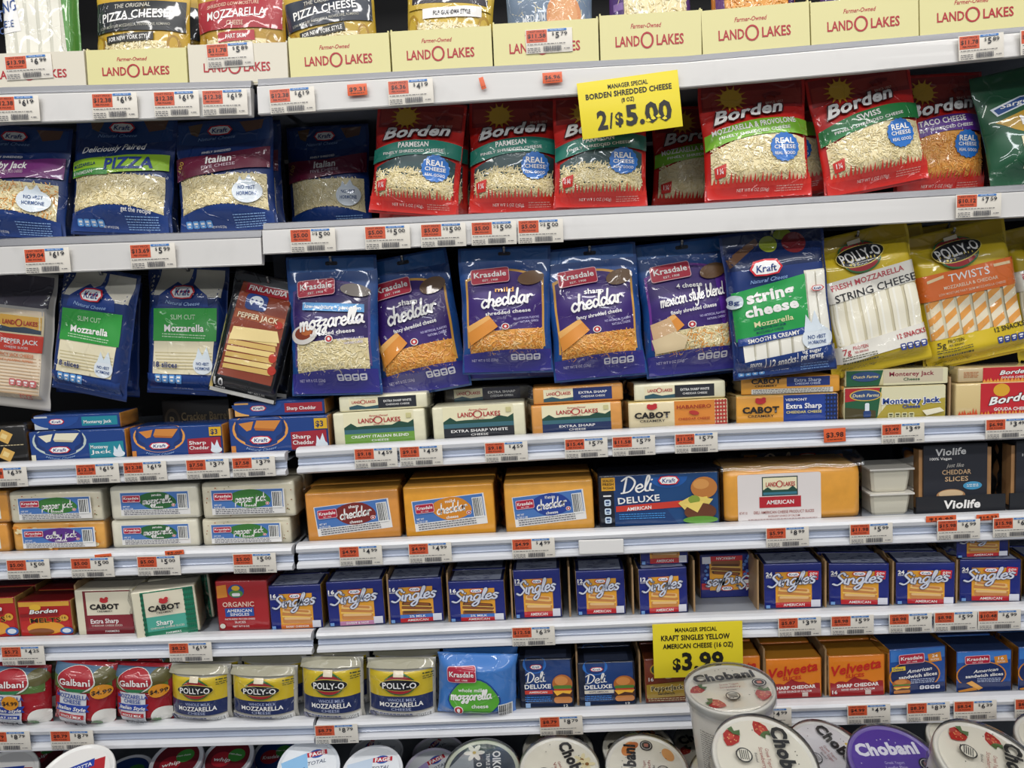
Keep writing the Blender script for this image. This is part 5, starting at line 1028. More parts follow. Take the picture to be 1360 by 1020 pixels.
def shelf(key, top, bot, Y, upper, label, drop_=.004, back=.54):
    s = Shelf(); s.key = key; s.Y = Y; s.P = []; s.label = label
    def by(x):
        for (a, b) in zip(bot, bot[1:]):
            if x <= b[0] or b is bot[-1]: return a[1] + (b[1]-a[1])*(x-a[0])/(b[0]-a[0])
    for x, y in top:
        A = onY(x, y, Y - .008); B = onY(x, by(x), Y - .01); s.P.append((A.x, Y, A.z, A.z - B.z))
    s.h = s.P[0][3]
    def ext(a, b, X): k = (X - a[0])/(b[0] - a[0]); return (X, Y, a[2] + (b[2]-a[2])*k, a[3])
    if key[1] == 'L': s.P.insert(0, ext(s.P[0], s.P[1], -1.3))
    else: s.P.append(ext(s.P[-1], s.P[-2], 1.3))
    def zt(X):
        for a, b in zip(s.P, s.P[1:]):
            if X <= b[0] or b is s.P[-1]: return a[2] + (b[2]-a[2])*(X-a[0])/(b[0]-a[0])
    s.zt = zt; s.lift = (.002 if not upper else .006); s.deckz = lambda X: zt(X) - drop_ + (0 if not upper else .012)
    s.slope = lambda X: math.atan2(zt(X+.05) - zt(X-.05), .1)
    root = ob('shelf', None, None, (s.P[0][0], Y, s.P[0][2])); tagit(root, label, 'shelf', 'case shelves'); inv = Matrix.Translation(root.location).inverted()
    def add(name, me): o = ob(name, me, root); o.matrix_parent_inverse = inv; return o
    if upper: add('front_rail', sweep('front_rail', PROF_UP, s.P, 'rail2')); add('metal_lip', sweep('metal_lip', PROF_UPLIP, s.P, 'lipgrey'))
    else: add('upper_lip', sweep('upper_lip', PROF_LOW, s.P, 'rail')); add('ticket_channel', sweep('ticket_channel', PROF_CH, s.P, 'channel')); add('lower_lip', sweep('lower_lip', PROF_LOW2, s.P, 'rail'))
    V = []; Fs = []
    for (X, Yf, z, h) in s.P:
        d = z - drop_ + (.012 if upper else 0)
        V += [(X, Yf + .008, d), (X, back, d), (X, back, d - .012), (X, Yf + .008, d - .012)]
    for i in range(len(s.P)-1):
        for k in range(4): a = i*4; Fs.append((a+k, a+4+k, a+4+(k+1) % 4, a+(k+1) % 4))
    add('deck', mk_mesh('deck', V, Fs, [(1, 1, 1)]*len(Fs), 'deck', False))
    SH[key] = s; return s
shelf('1L', [(-70, 129), (0, 124), (331, 115)], [(-70, 169), (0, 164), (331, 154)], -.025, True, 'topmost left bay shelf holding cream cartons of shredded cheese')
shelf('1R', [(340, 113), (620, 97), (910, 81), (1140, 61), (1440, 34)], [(340, 152), (620, 135), (910, 116), (1140, 96), (1440, 66)], -.025, True, 'topmost right bay shelf holding cream cartons, yellow sign on its rail')
shelf('2L', [(-70, 333), (0, 327), (345, 315)], [(-70, 370), (0, 365), (345, 352)], -.035, True, 'left bay shelf under the blue shredded cheese pouches')
shelf('2R', [(347, 305), (910, 279), (1440, 249)], [(347, 338), (910, 311), (1440, 284)], -.035, True, 'right bay shelf under the red shredded cheese pouches')
shelf('3L', [(-70, 620), (0, 616), (378, 601)], [(-70, 651), (0, 648), (378, 632)], 0, False, 'left bay shelf carrying foil wrapped block cheese in blue wraps')
shelf('3R', [(393, 596), (910, 567), (1440, 548)], [(393, 630), (910, 601), (1440, 580)], 0, False, 'right bay shelf carrying paired half pound cheese blocks')
shelf('4L', [(-70, 740), (0, 737), (387, 726)], [(-70, 774), (0, 771), (387, 758)], -.004, False, 'left bay shelf carrying pale cheese bars stacked two high')
shelf('4R', [(393, 724), (910, 700), (1440, 678)], [(393, 757), (910, 733), (1440, 714)], -.004, False, 'right bay shelf carrying three big orange cheese blocks')
shelf('5L', [(-70, 855), (0, 852), (413, 841)], [(-70, 882), (0, 880), (413, 870)], -.01, False, 'left bay shelf with small packs of sliced cheese')
shelf('5R', [(420, 840), (910, 820), (1440, 802)], [(420, 868), (910, 850), (1440, 836)], -.01, False, 'right bay shelf with a long row of dark blue slice packs')
shelf('6L', [(-70, 970), (0, 967), (416, 958)], [(-70, 1003), (0, 1000), (416, 988)], -.02, False, 'lowest left bay shelf with red and yellow mozzarella packs')
shelf('6R', [(420, 960), (910, 941), (1440, 922)], [(420, 986), (910, 969), (1440, 956)], -.02, False, 'lowest right bay shelf above the yogurt tubs')
u = ob('trim_1', box_mesh('trim_1', -.012, .012, .30, .34, .5, 2.2, 'deck'), None, (onY(390, 600, .3).x - .0, 0, 0)); u['kind'] = 'structure'
ROOTS = {}
def put(pk, x0, x1, ytop, sh, yo=.03, lean=0, ia=None, yaw=0, ybot=None, on=None, label='', cat='cheese pack', group=None, name='cheese_pack', key=None, behind=0, gap=.004, bl=None, sd=1):
    pk = P[pk] if isinstance(pk, str) else pk
    if isinstance(sh, str): sh = SH[sh]
    Y = sh.Y + yo; xm = (x0+x1)/2; yb0 = ybot if ybot is not None else ytop + (x1-x0)
    a = onY(x0, (ytop+yb0)/2, Y); b = onY(x1, (ytop+yb0)/2, Y); wd = (b-a).length
    if ybot is not None and on is None: base = onY(xm, ybot, Y); z = base.z; X = base.x
    else:
        X = (a.x+b.x)/2; z = sh.deckz(X) if on is None else ROOTS[on]['_top'] + .0008
    z += math.sin(math.radians(abs(lean)))*pk.D*.9 if ybot is None else 0
    # height: ray through the top pixel onto the leaning plane
    d = ray(xm, ytop); th = math.radians(lean); nrm = Vector((0, -math.cos(th), math.sin(th))); B = Vector((X, Y, z))
    t = (B - CAMPOS).dot(nrm)/d.dot(nrm); T = CAMPOS + d*t; hgt = (T - B).length
    rt_ = 0 if ia is None else math.radians(ia) + .05
    if sh.key[0] == '2': hgt = min(hgt, (SH['1' + sh.key[1]].zt(X) - .012 - abs(math.sin(rt_))*wd*.5 - z)/math.cos(th))
    if ia is None: rt = -sh.slope(X)
    else:
        p0 = project(B); p1 = project(B + Vector((0, 0, .1))); up = math.atan2(p1[0]-p0[0], p0[1]-p1[1]); rt = math.radians(ia) - up
    if ia is not None and ybot is None and on is None: z += abs(math.sin(rt))*wd*.40
    sx = wd/pk.W; sz = hgt/pk.H
    M4 = Matrix.Translation((X, Y, z)) @ Matrix.Rotation(math.radians(yaw), 4, 'Z') @ Matrix.Rotation(-th, 4, 'X') @ Matrix.Rotation(rt, 4, 'Y') @ Matrix.Diagonal((sx, sd, sz, 1))
    r = spawn(pk, name, label, cat, group, M4); 
    if not key: key = 'r%d' % len(ROOTS)
    ROOTS[key] = dict(o=r, _top=z + hgt*math.cos(th), pk=pk)
    for k in range(behind):
        c = copy_tree(r); dd = (pk.D*sd + gap)*(k+1); c.matrix_world = Matrix.Translation((0, dd, 0)) @ M4
        tagit(c, ('matching pack right behind the ' if k == 0 else 'third pack back, behind the ') + (bl or label), cat, group)
    return r
# ---------------------------------------------------------------- row 0: cartons with bags
G0 = 'cream display cartons on the top shelf'
trays = [(-22, 117, 70, '1L', 'tray2', 'off-white carton at far left with $6.99 ticket stuck on it'), (119, 251, 65, '1L', 'tray', 'cream carton in front of the black pizza cheese bag'),
 (253, 384, 58, '1L', 'tray2', 'off-white carton with $5.89 ticket in front of red bag'), (387, 520, 47, '1R', 'tray', 'cream carton in front of the navy pizza cheese bag'),
 (522, 655, 38, '1R', 'tray', 'cream carton in front of the grandma style bag'), (657, 796, 28, '1R', 'tray', 'cream carton with $5.79 ticket stuck over the lettering'),
 (798, 932, 17, '1R', 'tray', 'cream carton directly above the yellow shredded cheese sign'), (934, 1076, 8, '1R', 'tray', 'cream carton right of the one above the yellow sign, orange shreds in it'),
 (1078, 1220, -3, '1R', 'tray', 'cream carton second from the right end of the top shelf'), (1222, 1372, -14, '1R', 'tray', 'cream carton at the right end of the top shelf')]
for (x0, x1, yt, s, k, lb) in trays: put(k, x0, x1, yt, s, .012, label=lb, cat='carton', group=G0, name='display_carton')
G0b = 'shredded cheese bags standing in the cartons'
for (k, x0, x1, yt, s, ia, lb) in (
 ('green', -8, 108, -42, '1L', None, 'clear green edged bag of white cheese sticks, far left top'), ('z_black', 113, 254, -36, '1L', -2, 'black and gold pizza cheese bag in carton'),
 ('z_red', 250, 384, -42, '1L', -3, 'red and gold mozzarella bag in carton'), ('z_navy', 376, 512, -42, '1R', -8, 'navy and gold pizza cheese bag leaning in carton'),
 ('z_grand', 524, 656, -62, '1R', 2, 'gold bag with white grandma style strip'), ('z_blue', 664, 796, -78, '1R', -3, 'grey-blue medium cheddar bag with round cracker'),
 ('z_purple', 800, 926, -90, '1R', None, 'bag of white shreds with purple checked edge'), ('z_orange', 938, 1068, -96, '1R', None, 'bag of orange shreds with purple edges'), ('z_purple', 1084, 1212, -120, '1R', None, 'bag hidden almost wholly in second carton from right')):
    put(k, x0+7, x1-7, yt, s, .062, 3, ia, label=lb, cat='cheese bag', group=G0b, name='cheese_bag')
put('z_black', 150, 262, -30, '1L', .13, 3, 3, label='second black pizza cheese bag showing its edge behind the first', cat='cheese bag', group=G0b, name='cheese_bag')
# ---------------------------------------------------------------- row 1
G1 = 'blue shredded cheese pouches on the second shelf'; G1r = 'red shredded cheese pouches on the second shelf'
def bag(k, x0, x1, yt, s, yo, lean, ia, lb, g, yaw=0, **kw): return put(k, x0, x1, yt, s, yo*1.15 + .045, lean, ia, yaw, label=lb, cat='cheese bag', group=g, name='cheese_bag', **kw)
bag('k_colby', -62, 80, 174, '2L', .035, 6, 0, 'blue pouch with purple band, cut off at left edge', G1)
bag('k_colby', -52, 92, 178, '2L', .085, 6, -2, 'blue pouch peeping out behind the purple banded one', G1)
bag('k_pizza', 85, 222, 160, '2L', .035, 7, -1, 'blue pouch with lime PIZZA band and cream shreds', G1)
bag('k_pizza', 96, 232, 166, '2L', .09, 7, -5, 'blue pouch half hidden behind the lime PIZZA pouch', G1)
bag('k_ital', 232, 364, 160, '2L', .035, 7, -6, 'blue pouch with maroon Italian band, lit in front', G1)
bag('k_ital', 246, 374, 160, '2L', .085, 7, -6, 'blue pouch directly behind the lit maroon Italian one', G1)
bag('k_ital', 380, 490, 158, '2R', .15, 3, None, 'shadowed blue Italian pouch set far back beside the red pouches', G1)
bag('b_parm', 484, 604, 138, '2R', .025, 6, 4, 'leftmost red pouch with teal parmesan band', G1r)
bag('b_parm', 498, 618, 138, '2R', .07, 6, 0, 'red parmesan pouch just behind the leftmost one', G1r); bag('b_parm', 512, 628, 140, '2R', .115, 6, 0, 'third red parmesan pouch back at the left', G1r)
bag('b_parm', 618, 740, 132, '2R', .04, 6, 0, 'middle red parmesan pouch left of the yellow sign', G1r); bag('b_parm', 732, 858, 130, '2R', .012, 6, 0, 'red parmesan pouch partly under the yellow sign', G1r)
bag('b_mozz', 862, 992, 120, '2R', .145, 4, 2, 'red pouch with green band tucked right behind the yellow sign', G1r)
bag('b_mozz', 934, 1078, 100, '2R', .01, 9, -1, 'front red mozzarella and provolone pouch with lime band', G1r); bag('b_mozz', 950, 1102, 128, '2R', .068, 7, -7, 'red pouch leaning behind the lime banded front pouch', G1r)
bag('b_mozz', 980, 1118, 124, '2R', .12, 6, -8, 'rearmost lime banded red pouch, right corner showing', G1r)
bag('b_swiss', 1096, 1238, 82, '2R', .02, 6, -8, 'red pouch with dark green swiss band, tilted', G1r); bag('b_taco', 1188, 1310, 82, '2R', .065, 5, 1, 'red pouch with purple taco band and orange shreds', G1r)
bag('maroon', 1300, 1345, 140, '2R', .10, 2, None, 'narrow maroon pouch in shadow near right edge', None); bag('sarg', 1318, 1450, 96, '2R', .03, 5, -8, 'green pouch with gold band cut off at right edge', None)
# ---------------------------------------------------------------- row 2a: hanging bags
G2 = 'purple and blue pouches hanging in a row'; G2l = 'hanging packs of sliced cheese'; G2y = 'yellow hanging bags of cheese sticks'
def hang(k, x0, x1, yt, yb, Y, ia, lb, g, yaw=0, lean=2, cat='cheese bag'):
    r = put(k, x0, x1, yt, '3L', Y, lean, ia, yaw, ybot=yb, label=lb, cat=cat, group=g, name='hanging_bag')
    pk = P[k]; tp = r.matrix_world @ Vector((0, .002, pk.H - .008))
    V = []; Fs = []; n = 6; rr = .0022
    path = [Vector((tp.x, tp.y - .010, tp.z + .006)), Vector((tp.x, tp.y - .008, tp.z)), Vector((tp.x, tp.y + .02, tp.z - .0005)), Vector((tp.x, .562, tp.z + .006))]
    for p in path:
        for i in range(n): t = 2*math.pi*i/n; V.append((p.x + rr*math.cos(t), p.y, p.z + rr*math.sin(t)))
    for i in range(len(path)-1):
        for j in range(n): a = i*n+j; b = i*n+(j+1) % n; Fs.append((a, b, b+n, a+n))
    h = ob('hanging_hook', mk_mesh('hanging_hook', V, Fs, [(1, 1, 1)]*len(Fs), 'steel')); tagit(h, 'steel peg hook holding the ' + lb.replace(' hanging', ''), 'hook', 'steel peg hooks')
    return r
hang('lol_slice', -40, 68, 358, 540, .05, 2, 'clear pack with red pepper jack label, left edge', G2l)
hang('k_slice', 74, 186, 372, 524, .075, 0, 'blue sliced cheese pack behind the leftmost green banded one', G2l)
hang('k_slice', 64, 172, 355, 524, .02, 6, 'leftmost blue pack with bright green mozzarella band', G2l, -6)
hang('k_slice', 195, 302, 352, 524, .05, 0, 'blue pack with darker green band beside black pack', G2l)
hang('fin', 278, 366, 362, 528, .015, 12, 'black and rust pack of sliced cheese, tilted', G2l, 8)
hang('fin', 300, 384, 366, 524, .07, 5, 'black pack behind the tilted rust one', G2l)
hang('kr_mozz', 388, 508, 340, 525, .02, -3, 'purple pouch with blue strip and mozzarella lettering', G2)
hang('kr_sharp', 508, 628, 336, 522, .05, -11, 'tilted purple sharp cheddar pouch, left one', G2)
hang('kr_mild', 614, 736, 328, 496, .01, -2, 'purple mild cheddar pouch, middle of the row', G2); hang('kr_mild', 622, 742, 334, 503, .062, -3, 'purple mild pouch behind the middle one', G2)
hang('kr_sharp', 736, 860, 326, 503, .015, -5, 'purple sharp cheddar pouch, right one with glossy glints', G2); hang('kr_sharp', 744, 866, 332, 507, .067, -6, 'purple pouch behind the right sharp cheddar one', G2)
hang('kr_four', 858, 984, 318, 497, .03, -5, 'purple four cheese pouch beside green string cheese', G2); hang('kr_four', 866, 990, 324, 500, .08, -5, 'purple pouch behind the four cheese one', G2)
hang('kstring', 973, 1112, 302, 498, .0, -5, 'large blue string cheese bag with green panel', None)
hang('pollys', 1104, 1240, 302, 490, .03, -10, 'yellow string cheese bag with white lettering strip', G2y); hang('pollys', 1112, 1252, 306, 484, .078, -8, 'yellow bag behind the white striped one', G2y)
hang('pollyt', 1226, 1366, 298, 480, .056, -9, 'yellow bag of orange twists with orange strip', G2y); hang('pollyt', 1214, 1344, 294, 474, .112, -6, 'yellow bag behind the orange twist bag', G2y)
hang('pollys', 1352, 1470, 292, 470, .09, -8, 'yellow bag cut off at the right edge', G2y)
# ---------------------------------------------------------------- row 2b: blocks on shelf 3
GB = 'wrapped cheese blocks stacked two high'
def blk(k, x0, x1, yt, s, yo, lb, key, g=GB, **kw): return put(k, x0, x1, yt, s, yo, label=lb, cat='cheese block', group=g, name='cheese_block', key=key, **kw)
blk('crk', -40, 38, 566, '3L', .02, 'black wrapped block with cracker picture, left edge', 'crk')
blk('k_mj', 44, 172, 572, '3L', .02, 'lower blue block with teal jack label', 'kmj'); blk('k_mjs', 44, 160, 550, '3L', .026, 'upper blue block with teal label', 'kmjs', ybot=572, on='kmj')
blk('k_sc', 177, 300, 566, '3L', .02, 'blue block with red cheddar label, single, second from left', 'ksc')
blk('k_sc', 308, 440, 554, '3L', .02, 'lower blue and red cheddar block beside shelf joint', 'ksc2'); blk('k_scs', 310, 432, 532, '3L', .026, 'upper blue and red cheddar block beside shelf joint', 'ksc2s', ybot=554, on='ksc2')
blk('crbox', 218, 308, 530, '3L', .12, 'dark carton in shadow behind the single blue block', 'crb', g=None)
blk('lol_ital', 446, 568, 546, '3R', .02, 'lower pale block with leafy green stripe', 'a1'); blk('lol_whs', 450, 568, 524, '3R', .024, 'upper pale block on the green striped one', 'a1s', ybot=546, on='a1')
blk('lol_white', 577, 700, 538, '3R', .02, 'pale block with black stripe, single front one', 'a2'); blk('lol_dks', 590, 706, 512, '3R', .09, 'upper dark labelled block set back on the black striped one', 'a2s', ybot=534)
blk('lol_white', 582, 704, 536, '3R', .084, 'pale block behind the black striped front one', 'a2b')
blk('lol_or', 708, 828, 536, '3R', .02, 'lower orange block with navy stripe', 'a3'); blk('lol_ors', 708, 828, 512, '3R', .024, 'upper orange block with navy label', 'a3s', ybot=536, on='a3')
blk('c_hab', 836, 968, 532, '3R', .02, 'lower orange and cream habanero block with plaid end', 'a4'); blk('lol_whs', 842, 964, 508, '3R', .024, 'upper pale block on the habanero one', 'a4s', ybot=532, on='a4')
blk('c_ext', 978, 1114, 524, '3R', .02, 'lower orange and royal blue block', 'a5'); blk('c_exts', 984, 1116, 500, '3R', .024, 'upper orange and blue block turned showing facts strip', 'a5s', ybot=524, on='a5')
blk('du', 1120, 1256, 513, '3R', .02, 'lower olive and red jack block', 'a6'); blk('dus', 1122, 1260, 490, '3R', .024, 'upper green and cream jack block', 'a6s', ybot=513, on='a6')
blk('bg', 1268, 1378, 508, '3R', .02, 'lower red gouda block at right edge', 'a7'); blk('bgs', 1272, 1382, 487, '3R', .024, 'upper red gouda block at right edge', 'a7s', ybot=508, on='a7')
# ---------------------------------------------------------------- row 3
GK = 'pale cheese bars with blue and white labels'; GO = 'big orange cheese blocks'
for (k, x0, x1, yt, lo, lb) in (('orr', -100, 17, 697, 1, 'lower orange bar cut off at left edge'), ('cj', 22, 145, 694, 1, 'lower marbled orange bar with purple label'), ('mz', 152, 268, 690, 1, 'lower white bar with dark green label'), ('pj', 272, 390, 688, 1, 'lower speckled bar beside the shelf joint')):
    blk(k, x0, x1, yt, '4L', .018, lb, 'L'+lb[:14], GK, behind=0)
for (k, x0, x1, yt, dn, lb) in (('orr', -106, 12, 655, 'lower orange bar cut off at left edge', 'upper orange bar cut off at left edge'), ('pj', 12, 136, 652, 'lower marbled orange bar with purple label', 'upper speckled bar, left, on the marbled bar'), ('mz', 146, 264, 645, 'lower white bar with dark green label', 'upper white bar with dark green label'), ('pj', 268, 392, 640, 'lower speckled bar beside the shelf joint', 'upper speckled bar beside the shelf joint')):
    blk(k, x0, x1, yt, '4L', .014, lb, 'U'+lb[:14], GK, ybot=690, on='L'+dn[:14], behind=1)
blk('kb_sharp', 410, 533, 652, '4R', .02, 'left big orange block with brown label', 'o1', GO, yaw=2); blk('kb_sharp', 416, 536, 641, '4R', .082, 'big orange block behind the brown labelled one', 'o1b', GO)
blk('kb_mild', 539, 659, 644, '4R', .018, 'middle big orange block with amber label', 'o2', GO, behind=1); blk('kb_ny', 672, 790, 639, '4R', .018, 'right big orange block with navy label', 'o3', GO, behind=1)
blk('deli', 797, 957, 628, '4R', .016, 'wide navy pack with burger picture', 'o4', None, behind=0, yaw=-2)
blk('lolbig', 962, 1144, 620, '4R', .012, 'wide clear pack of orange slices with white label', 'o5', None); 
put('deli', 985, 1135, 598, '4R', .13, label='navy pack top seen behind the wide clear slice pack', cat='cheese pack', name='cheese_pack')
GC = 'small clear cups between slice packs'
for i, (yt, yb) in enumerate(((655, 690), (622, 657))):
    put('cup', 1155, 1214, yt, '4R', .02, ybot=None if i == 0 else yb, on=None if i == 0 else 'cup0', label=('lower' if i == 0 else 'upper') + ' pale plastic cup beside the wide orange slice pack', cat='cup', group=GC, name='plastic_cup', key='cup%d' % i)
blk('vio', 1213, 1330, 590, '4R', .03, 'black sleeved vegan slice pack in dark tray', 'v1', 'black sleeved slice packs'); blk('vio', 1336, 1450, 584, '4R', .03, 'black sleeved pack cut off at right edge', 'v2', 'black sleeved slice packs')
# ---------------------------------------------------------------- row 4
GS = 'dark blue sliced cheese packs'; GM = 'small slice packs on the left of the fifth row'
def pack(k, x0, x1, yt, s, lb, g, yo=.018, beh=1, **kw): return put(k, x0, x1, yt, s, yo, label=lb, cat='cheese pack', group=g, name='slice_pack', behind=beh, **kw)
pack('melt', -48, 24, 794, '5L', 'red melts pack cut off at left edge', GM); pack('melt', 26, 97, 798, '5L', 'red and gold melts pack with blue roundel', GM)
pack('cab1', 102, 180, 783, '5L', 'maroon and cream extra sharp pack', GM); pack('cab2', 183, 262, 783, '5L', 'green and cream sharp pack in loose film, tilted', GM, .004, 1, ia=-8, yaw=12)
pack('org', 288, 357, 771, '5L', 'red organic slices pack with round meadow emblem', GM)
row = [('s16', 359, 428, 777, '5L', 'blue slice pack at left bay end beside red pack'), ('s16p', 436, 511, 771, '5R', 'first blue slice pack of right bay, pink strip'), ('s16d', 517, 589, 768, '5R', 'blue slice pack with dark toast, left of two'),
 ('s16d', 597, 672, 771, '5R', 'blue slice pack with dark toast, right of two'), ('s12', 683, 746, 756, '5R', 'blue 12 slice pack, left of three'), ('s12', 766, 831, 757, '5R', 'blue 12 slice pack, middle of three'), ('s12', 849, 914, 754, '5R', 'blue 12 slice pack with another on top'),
 ('s24', 1015, 1092, 748, '5R', 'blue 24 slice pack, first after the empty gap'), ('s24', 1102, 1180, 748, '5R', 'blue 24 slice pack, second after the gap'), ('s24', 1191, 1267, 747, '5R', 'blue 24 slice pack, third after the gap'), ('s24', 1276, 1354, 743, '5R', 'blue 24 slice pack, fourth after the gap'), ('s24', 1362, 1436, 740, '5R', 'blue 24 slice pack cut off at right edge')]
for i, (k, x0, x1, yt, s, lb) in enumerate(row): pack(k, x0, x1, yt, s, lb, GS, .018 + .003*(i % 3), key='s%d' % i, yaw=random.uniform(-3, 3) - (4 if k == 's24' else 0))
pack('s12', 850, 914, 690, '5R', 'blue slice pack resting on top of the third 12 slice pack', GS, .03, 0, ybot=754, on='s6')
r = pack('s24f', 930, 1000, 735, '5R', 'upside-down blue slice pack with stars, set back in gap', GS, .075, 0)
bm4 = r.matrix_world.copy(); pk = P['s24f']; r.matrix_world = bm4 @ Matrix.Translation((0, 0, pk.H)) @ Matrix.Rotation(math.pi, 4, 'Y')
put('s24', 1270, 1340, 700, '5R', .03, ybot=743, on='s10', label='blue slice pack on top of the fourth 24 slice pack', cat='cheese pack', group=GS, name='slice_pack')
# ---------------------------------------------------------------- row 5
GG = 'red oval-logo mozzarella packs'; GP = 'yellow and navy mozzarella packs'; GV = 'orange slice packs with red lettering'; GA = 'blue american sandwich slice packs'
pack('gal_p', -14, 67, 883, '6L', 'red mozzarella pack with blue strip, left edge', GG, .016, ia=-2); pack('gal_w', 69, 151, 880, '6L', 'red mozzarella pack with white cheese corner, middle', GG, .010, ia=1); pack('gal_w', 152, 228, 881, '6L', 'red mozzarella pack beside the yellow packs', GG, .018, ia=-2)
for (x0, x1, yt, s, lb) in ((228, 308, 882, '6L', 'first yellow and navy pack, beside red packs'), (309, 397, 884, '6L', 'second yellow pack, at the shelf joint'), (401, 484, 872, '6R', 'third yellow pack, right of the shelf joint'), (489, 581, 873, '6R', 'fourth yellow pack, beside the bright blue one')):
    pack('pmoz', x0, x1, yt, s, lb, GP, .018, ia=-3)
pack('krmoz', 580, 686, 869, '6R', 'bright blue pack with green blob and script lettering', None, .008, ia=0)
pack('dl1', 690, 762, 875, '6R', 'navy burger pack with red strip, left of two', 'narrow navy burger packs', yaw=-2); pack('dl2', 769, 845, 879, '6R', 'navy burger pack with pale strip, right of two', 'narrow navy burger packs')
pack('pjk', 857, 918, 874, '6R', 'brown pepper jack slice pack under the yellow sign', None); pack('velv', 938, 1011, 872, '6R', 'orange slice pack mostly hidden by sign and tub', GV)
pack('velv', 1018, 1092, 874, '6R', 'orange slice pack with red lettering, left full one', GV); pack('velv', 1101, 1176, 870, '6R', 'orange slice pack with red lettering, right full one', GV)
pack('kra1', 1180, 1258, 860, '6R', 'blue sandwich slice pack with yellow flash', GA, yaw=4); pack('kra2', 1270, 1344, 864, '6R', 'blue sandwich slice pack without flash', GA); pack('kra2', 1352, 1424, 858, '6R', 'blue sandwich slice pack cut off at right', GA)
# brown carton sides standing between the slice packs
for i, (x, yt, k, where) in enumerate(((513.5, 764, '5R', 'between pink strip pack and first dark toast pack'), (593, 762, '5R', 'between the two dark toast packs'), (677.5, 758, '5R', 'right of the two dark toast packs'), (755, 752, '5R', 'right of the leftmost 12 slice pack'), (840, 752, '5R', 'left of the last pack before the gap'),
  (921, 745, '5R', 'left side of the empty gap'), (1006, 745, '5R', 'right side of the empty gap'), (1097, 745, '5R', 'right of the pack that edges the empty gap'), (1186, 744, '5R', 'in the middle of the four flashed 24 slice packs'), (1271.5, 743, '5R', 'left of the 24 slice pack carrying another'),
  (765.5, 866, '6R', 'between the two navy burger packs'), (849, 868, '6R', 'right of the navy burger packs'), (1014.5, 862, '6R', 'left of the first full orange pack'), (1096.5, 862, '6R', 'between the two full orange packs'), (98.5, 775, '5L', 'right of the red melts packs'), (305, 545, '3L', 'between the blue cheddar blocks'), (1262, 500, '3R', 'between olive jack block and red gouda block'))):
    sh_ = SH[k]; Y = sh_.Y + .022; A = onY(x, yt, Y); zb = sh_.deckz(A.x); rr = random.Random(i); V = []; Fs = []; t = .0014
    for j in range(9):
        y = Y + j*.012; zt_ = A.z + rr.uniform(-.003, .003); w_ = rr.uniform(-.0006, .0006)
        V += [(A.x - t + w_, y, zb), (A.x - t + w_, y, zt_), (A.x + t + w_, y, zt_), (A.x + t + w_, y, zb)]
    for j in range(8):
        for q in range(4): a = j*4; Fs.append((a+q, a+4+q, a+4+(q+1) % 4, a+(q+1) % 4))
    Fs += [(0, 1, 2, 3), (35, 34, 33, 32)]
    o = ob('carton_side', mk_mesh('carton_side', V, Fs, [lin('#a58660')]*len(Fs), 'card', False)); tagit(o, 'brown cardboard carton side ' + where, 'cardboard', 'brown carton sides between packs')
# ---------------------------------------------------------------- tickets and signs
def money(p, x, y, price, s=1, w=24):
    d, c = price.split('.'); two = d.startswith('2/'); d = d.replace('2/', '')
    if two: p.text('2/', x-7*s, y-2*s, 3.6*s, '#23232a', None, .02)
    p.text('$', x-3.2*s, y-1.8*s, 4.2*s, '#23232a', 2.6*s, .02); p.text(d, x+2.2*s, y, 7.6*s, '#23232a', 4.8*s, .035); p.text(c, x+10.5*s, y-1.4*s, 5*s, '#23232a', 8.5*s, .02)
TC = {}
def ticket_proto(unit, price):
    k = (unit, price)
    if k in TC: return TC[k]
    p = Pk(59, 31, .0007, 'box', 'tag', 850); p.body('#e2dcd0', name='card', bevel=.0001)
    if unit:
        p.part('unit_price_box'); p.rect(1, 1, 27, 17, '#cf5530'); p.text('UNIT PRICE', 14, 3.2, 2.2, '#3a1410', 20, .01); p.text('$'+unit, 14, 8.4, 5.2, '#1f1512', 23 if len(unit) > 4 else 19, .03); p.text('PER POUND', 14, 14, 2.2, '#3a1410', 18, .01)
    p.part('price_print'); p.rect(28, .8, 52, 3.4, '#3a78c0'); p.text('RETAIL PRICE', 40, 2.1, 1.6, '#d8e6f4', 17, .01)
    money(p, 38, 8.6, price); p.micro(2, 19, 50, 21, '#4a4a50', 2.2); p.micro(2, 24, 18, 29, '#5a5a60', 2.4); p.micro(48, 26, 56, 28, '#5a5a60', 2.4)
    rr = random.Random(3); V = []; T = []; x = 22
    while x < 44: l = rr.choice((.5, .9, 1.2)); b = len(V); V += [(x, 22.5), (x+l, 22.5), (x+l, 29), (x, 29)]; T += [(b, b+1, b+2), (b, b+2, b+3)]; x += l + rr.choice((.5, .8))
    p.part('barcode'); p.add(V, T, '#4a4a50'); p.done(); TC[k] = p; return p
def corner_put(pk, tl, tr, bl, Y, name, label, cat, group=None, tilt=0):
    a, b, c = (onY(*q, Y) for q in (tl, tr, bl)); X = (b-a); wd = X.length; hg = (c-a).length; rt = -math.atan2(X.z, X.x)
    base = c + X*.5
    M4 = Matrix.Translation(base) @ Matrix.Rotation(math.radians(tilt), 4, 'X') @ Matrix.Rotation(rt, 4, 'Y') @ Matrix.Diagonal((wd/pk.W, 1, hg/pk.H, 1))
    return spawn(pk, name, label, cat, group, M4)
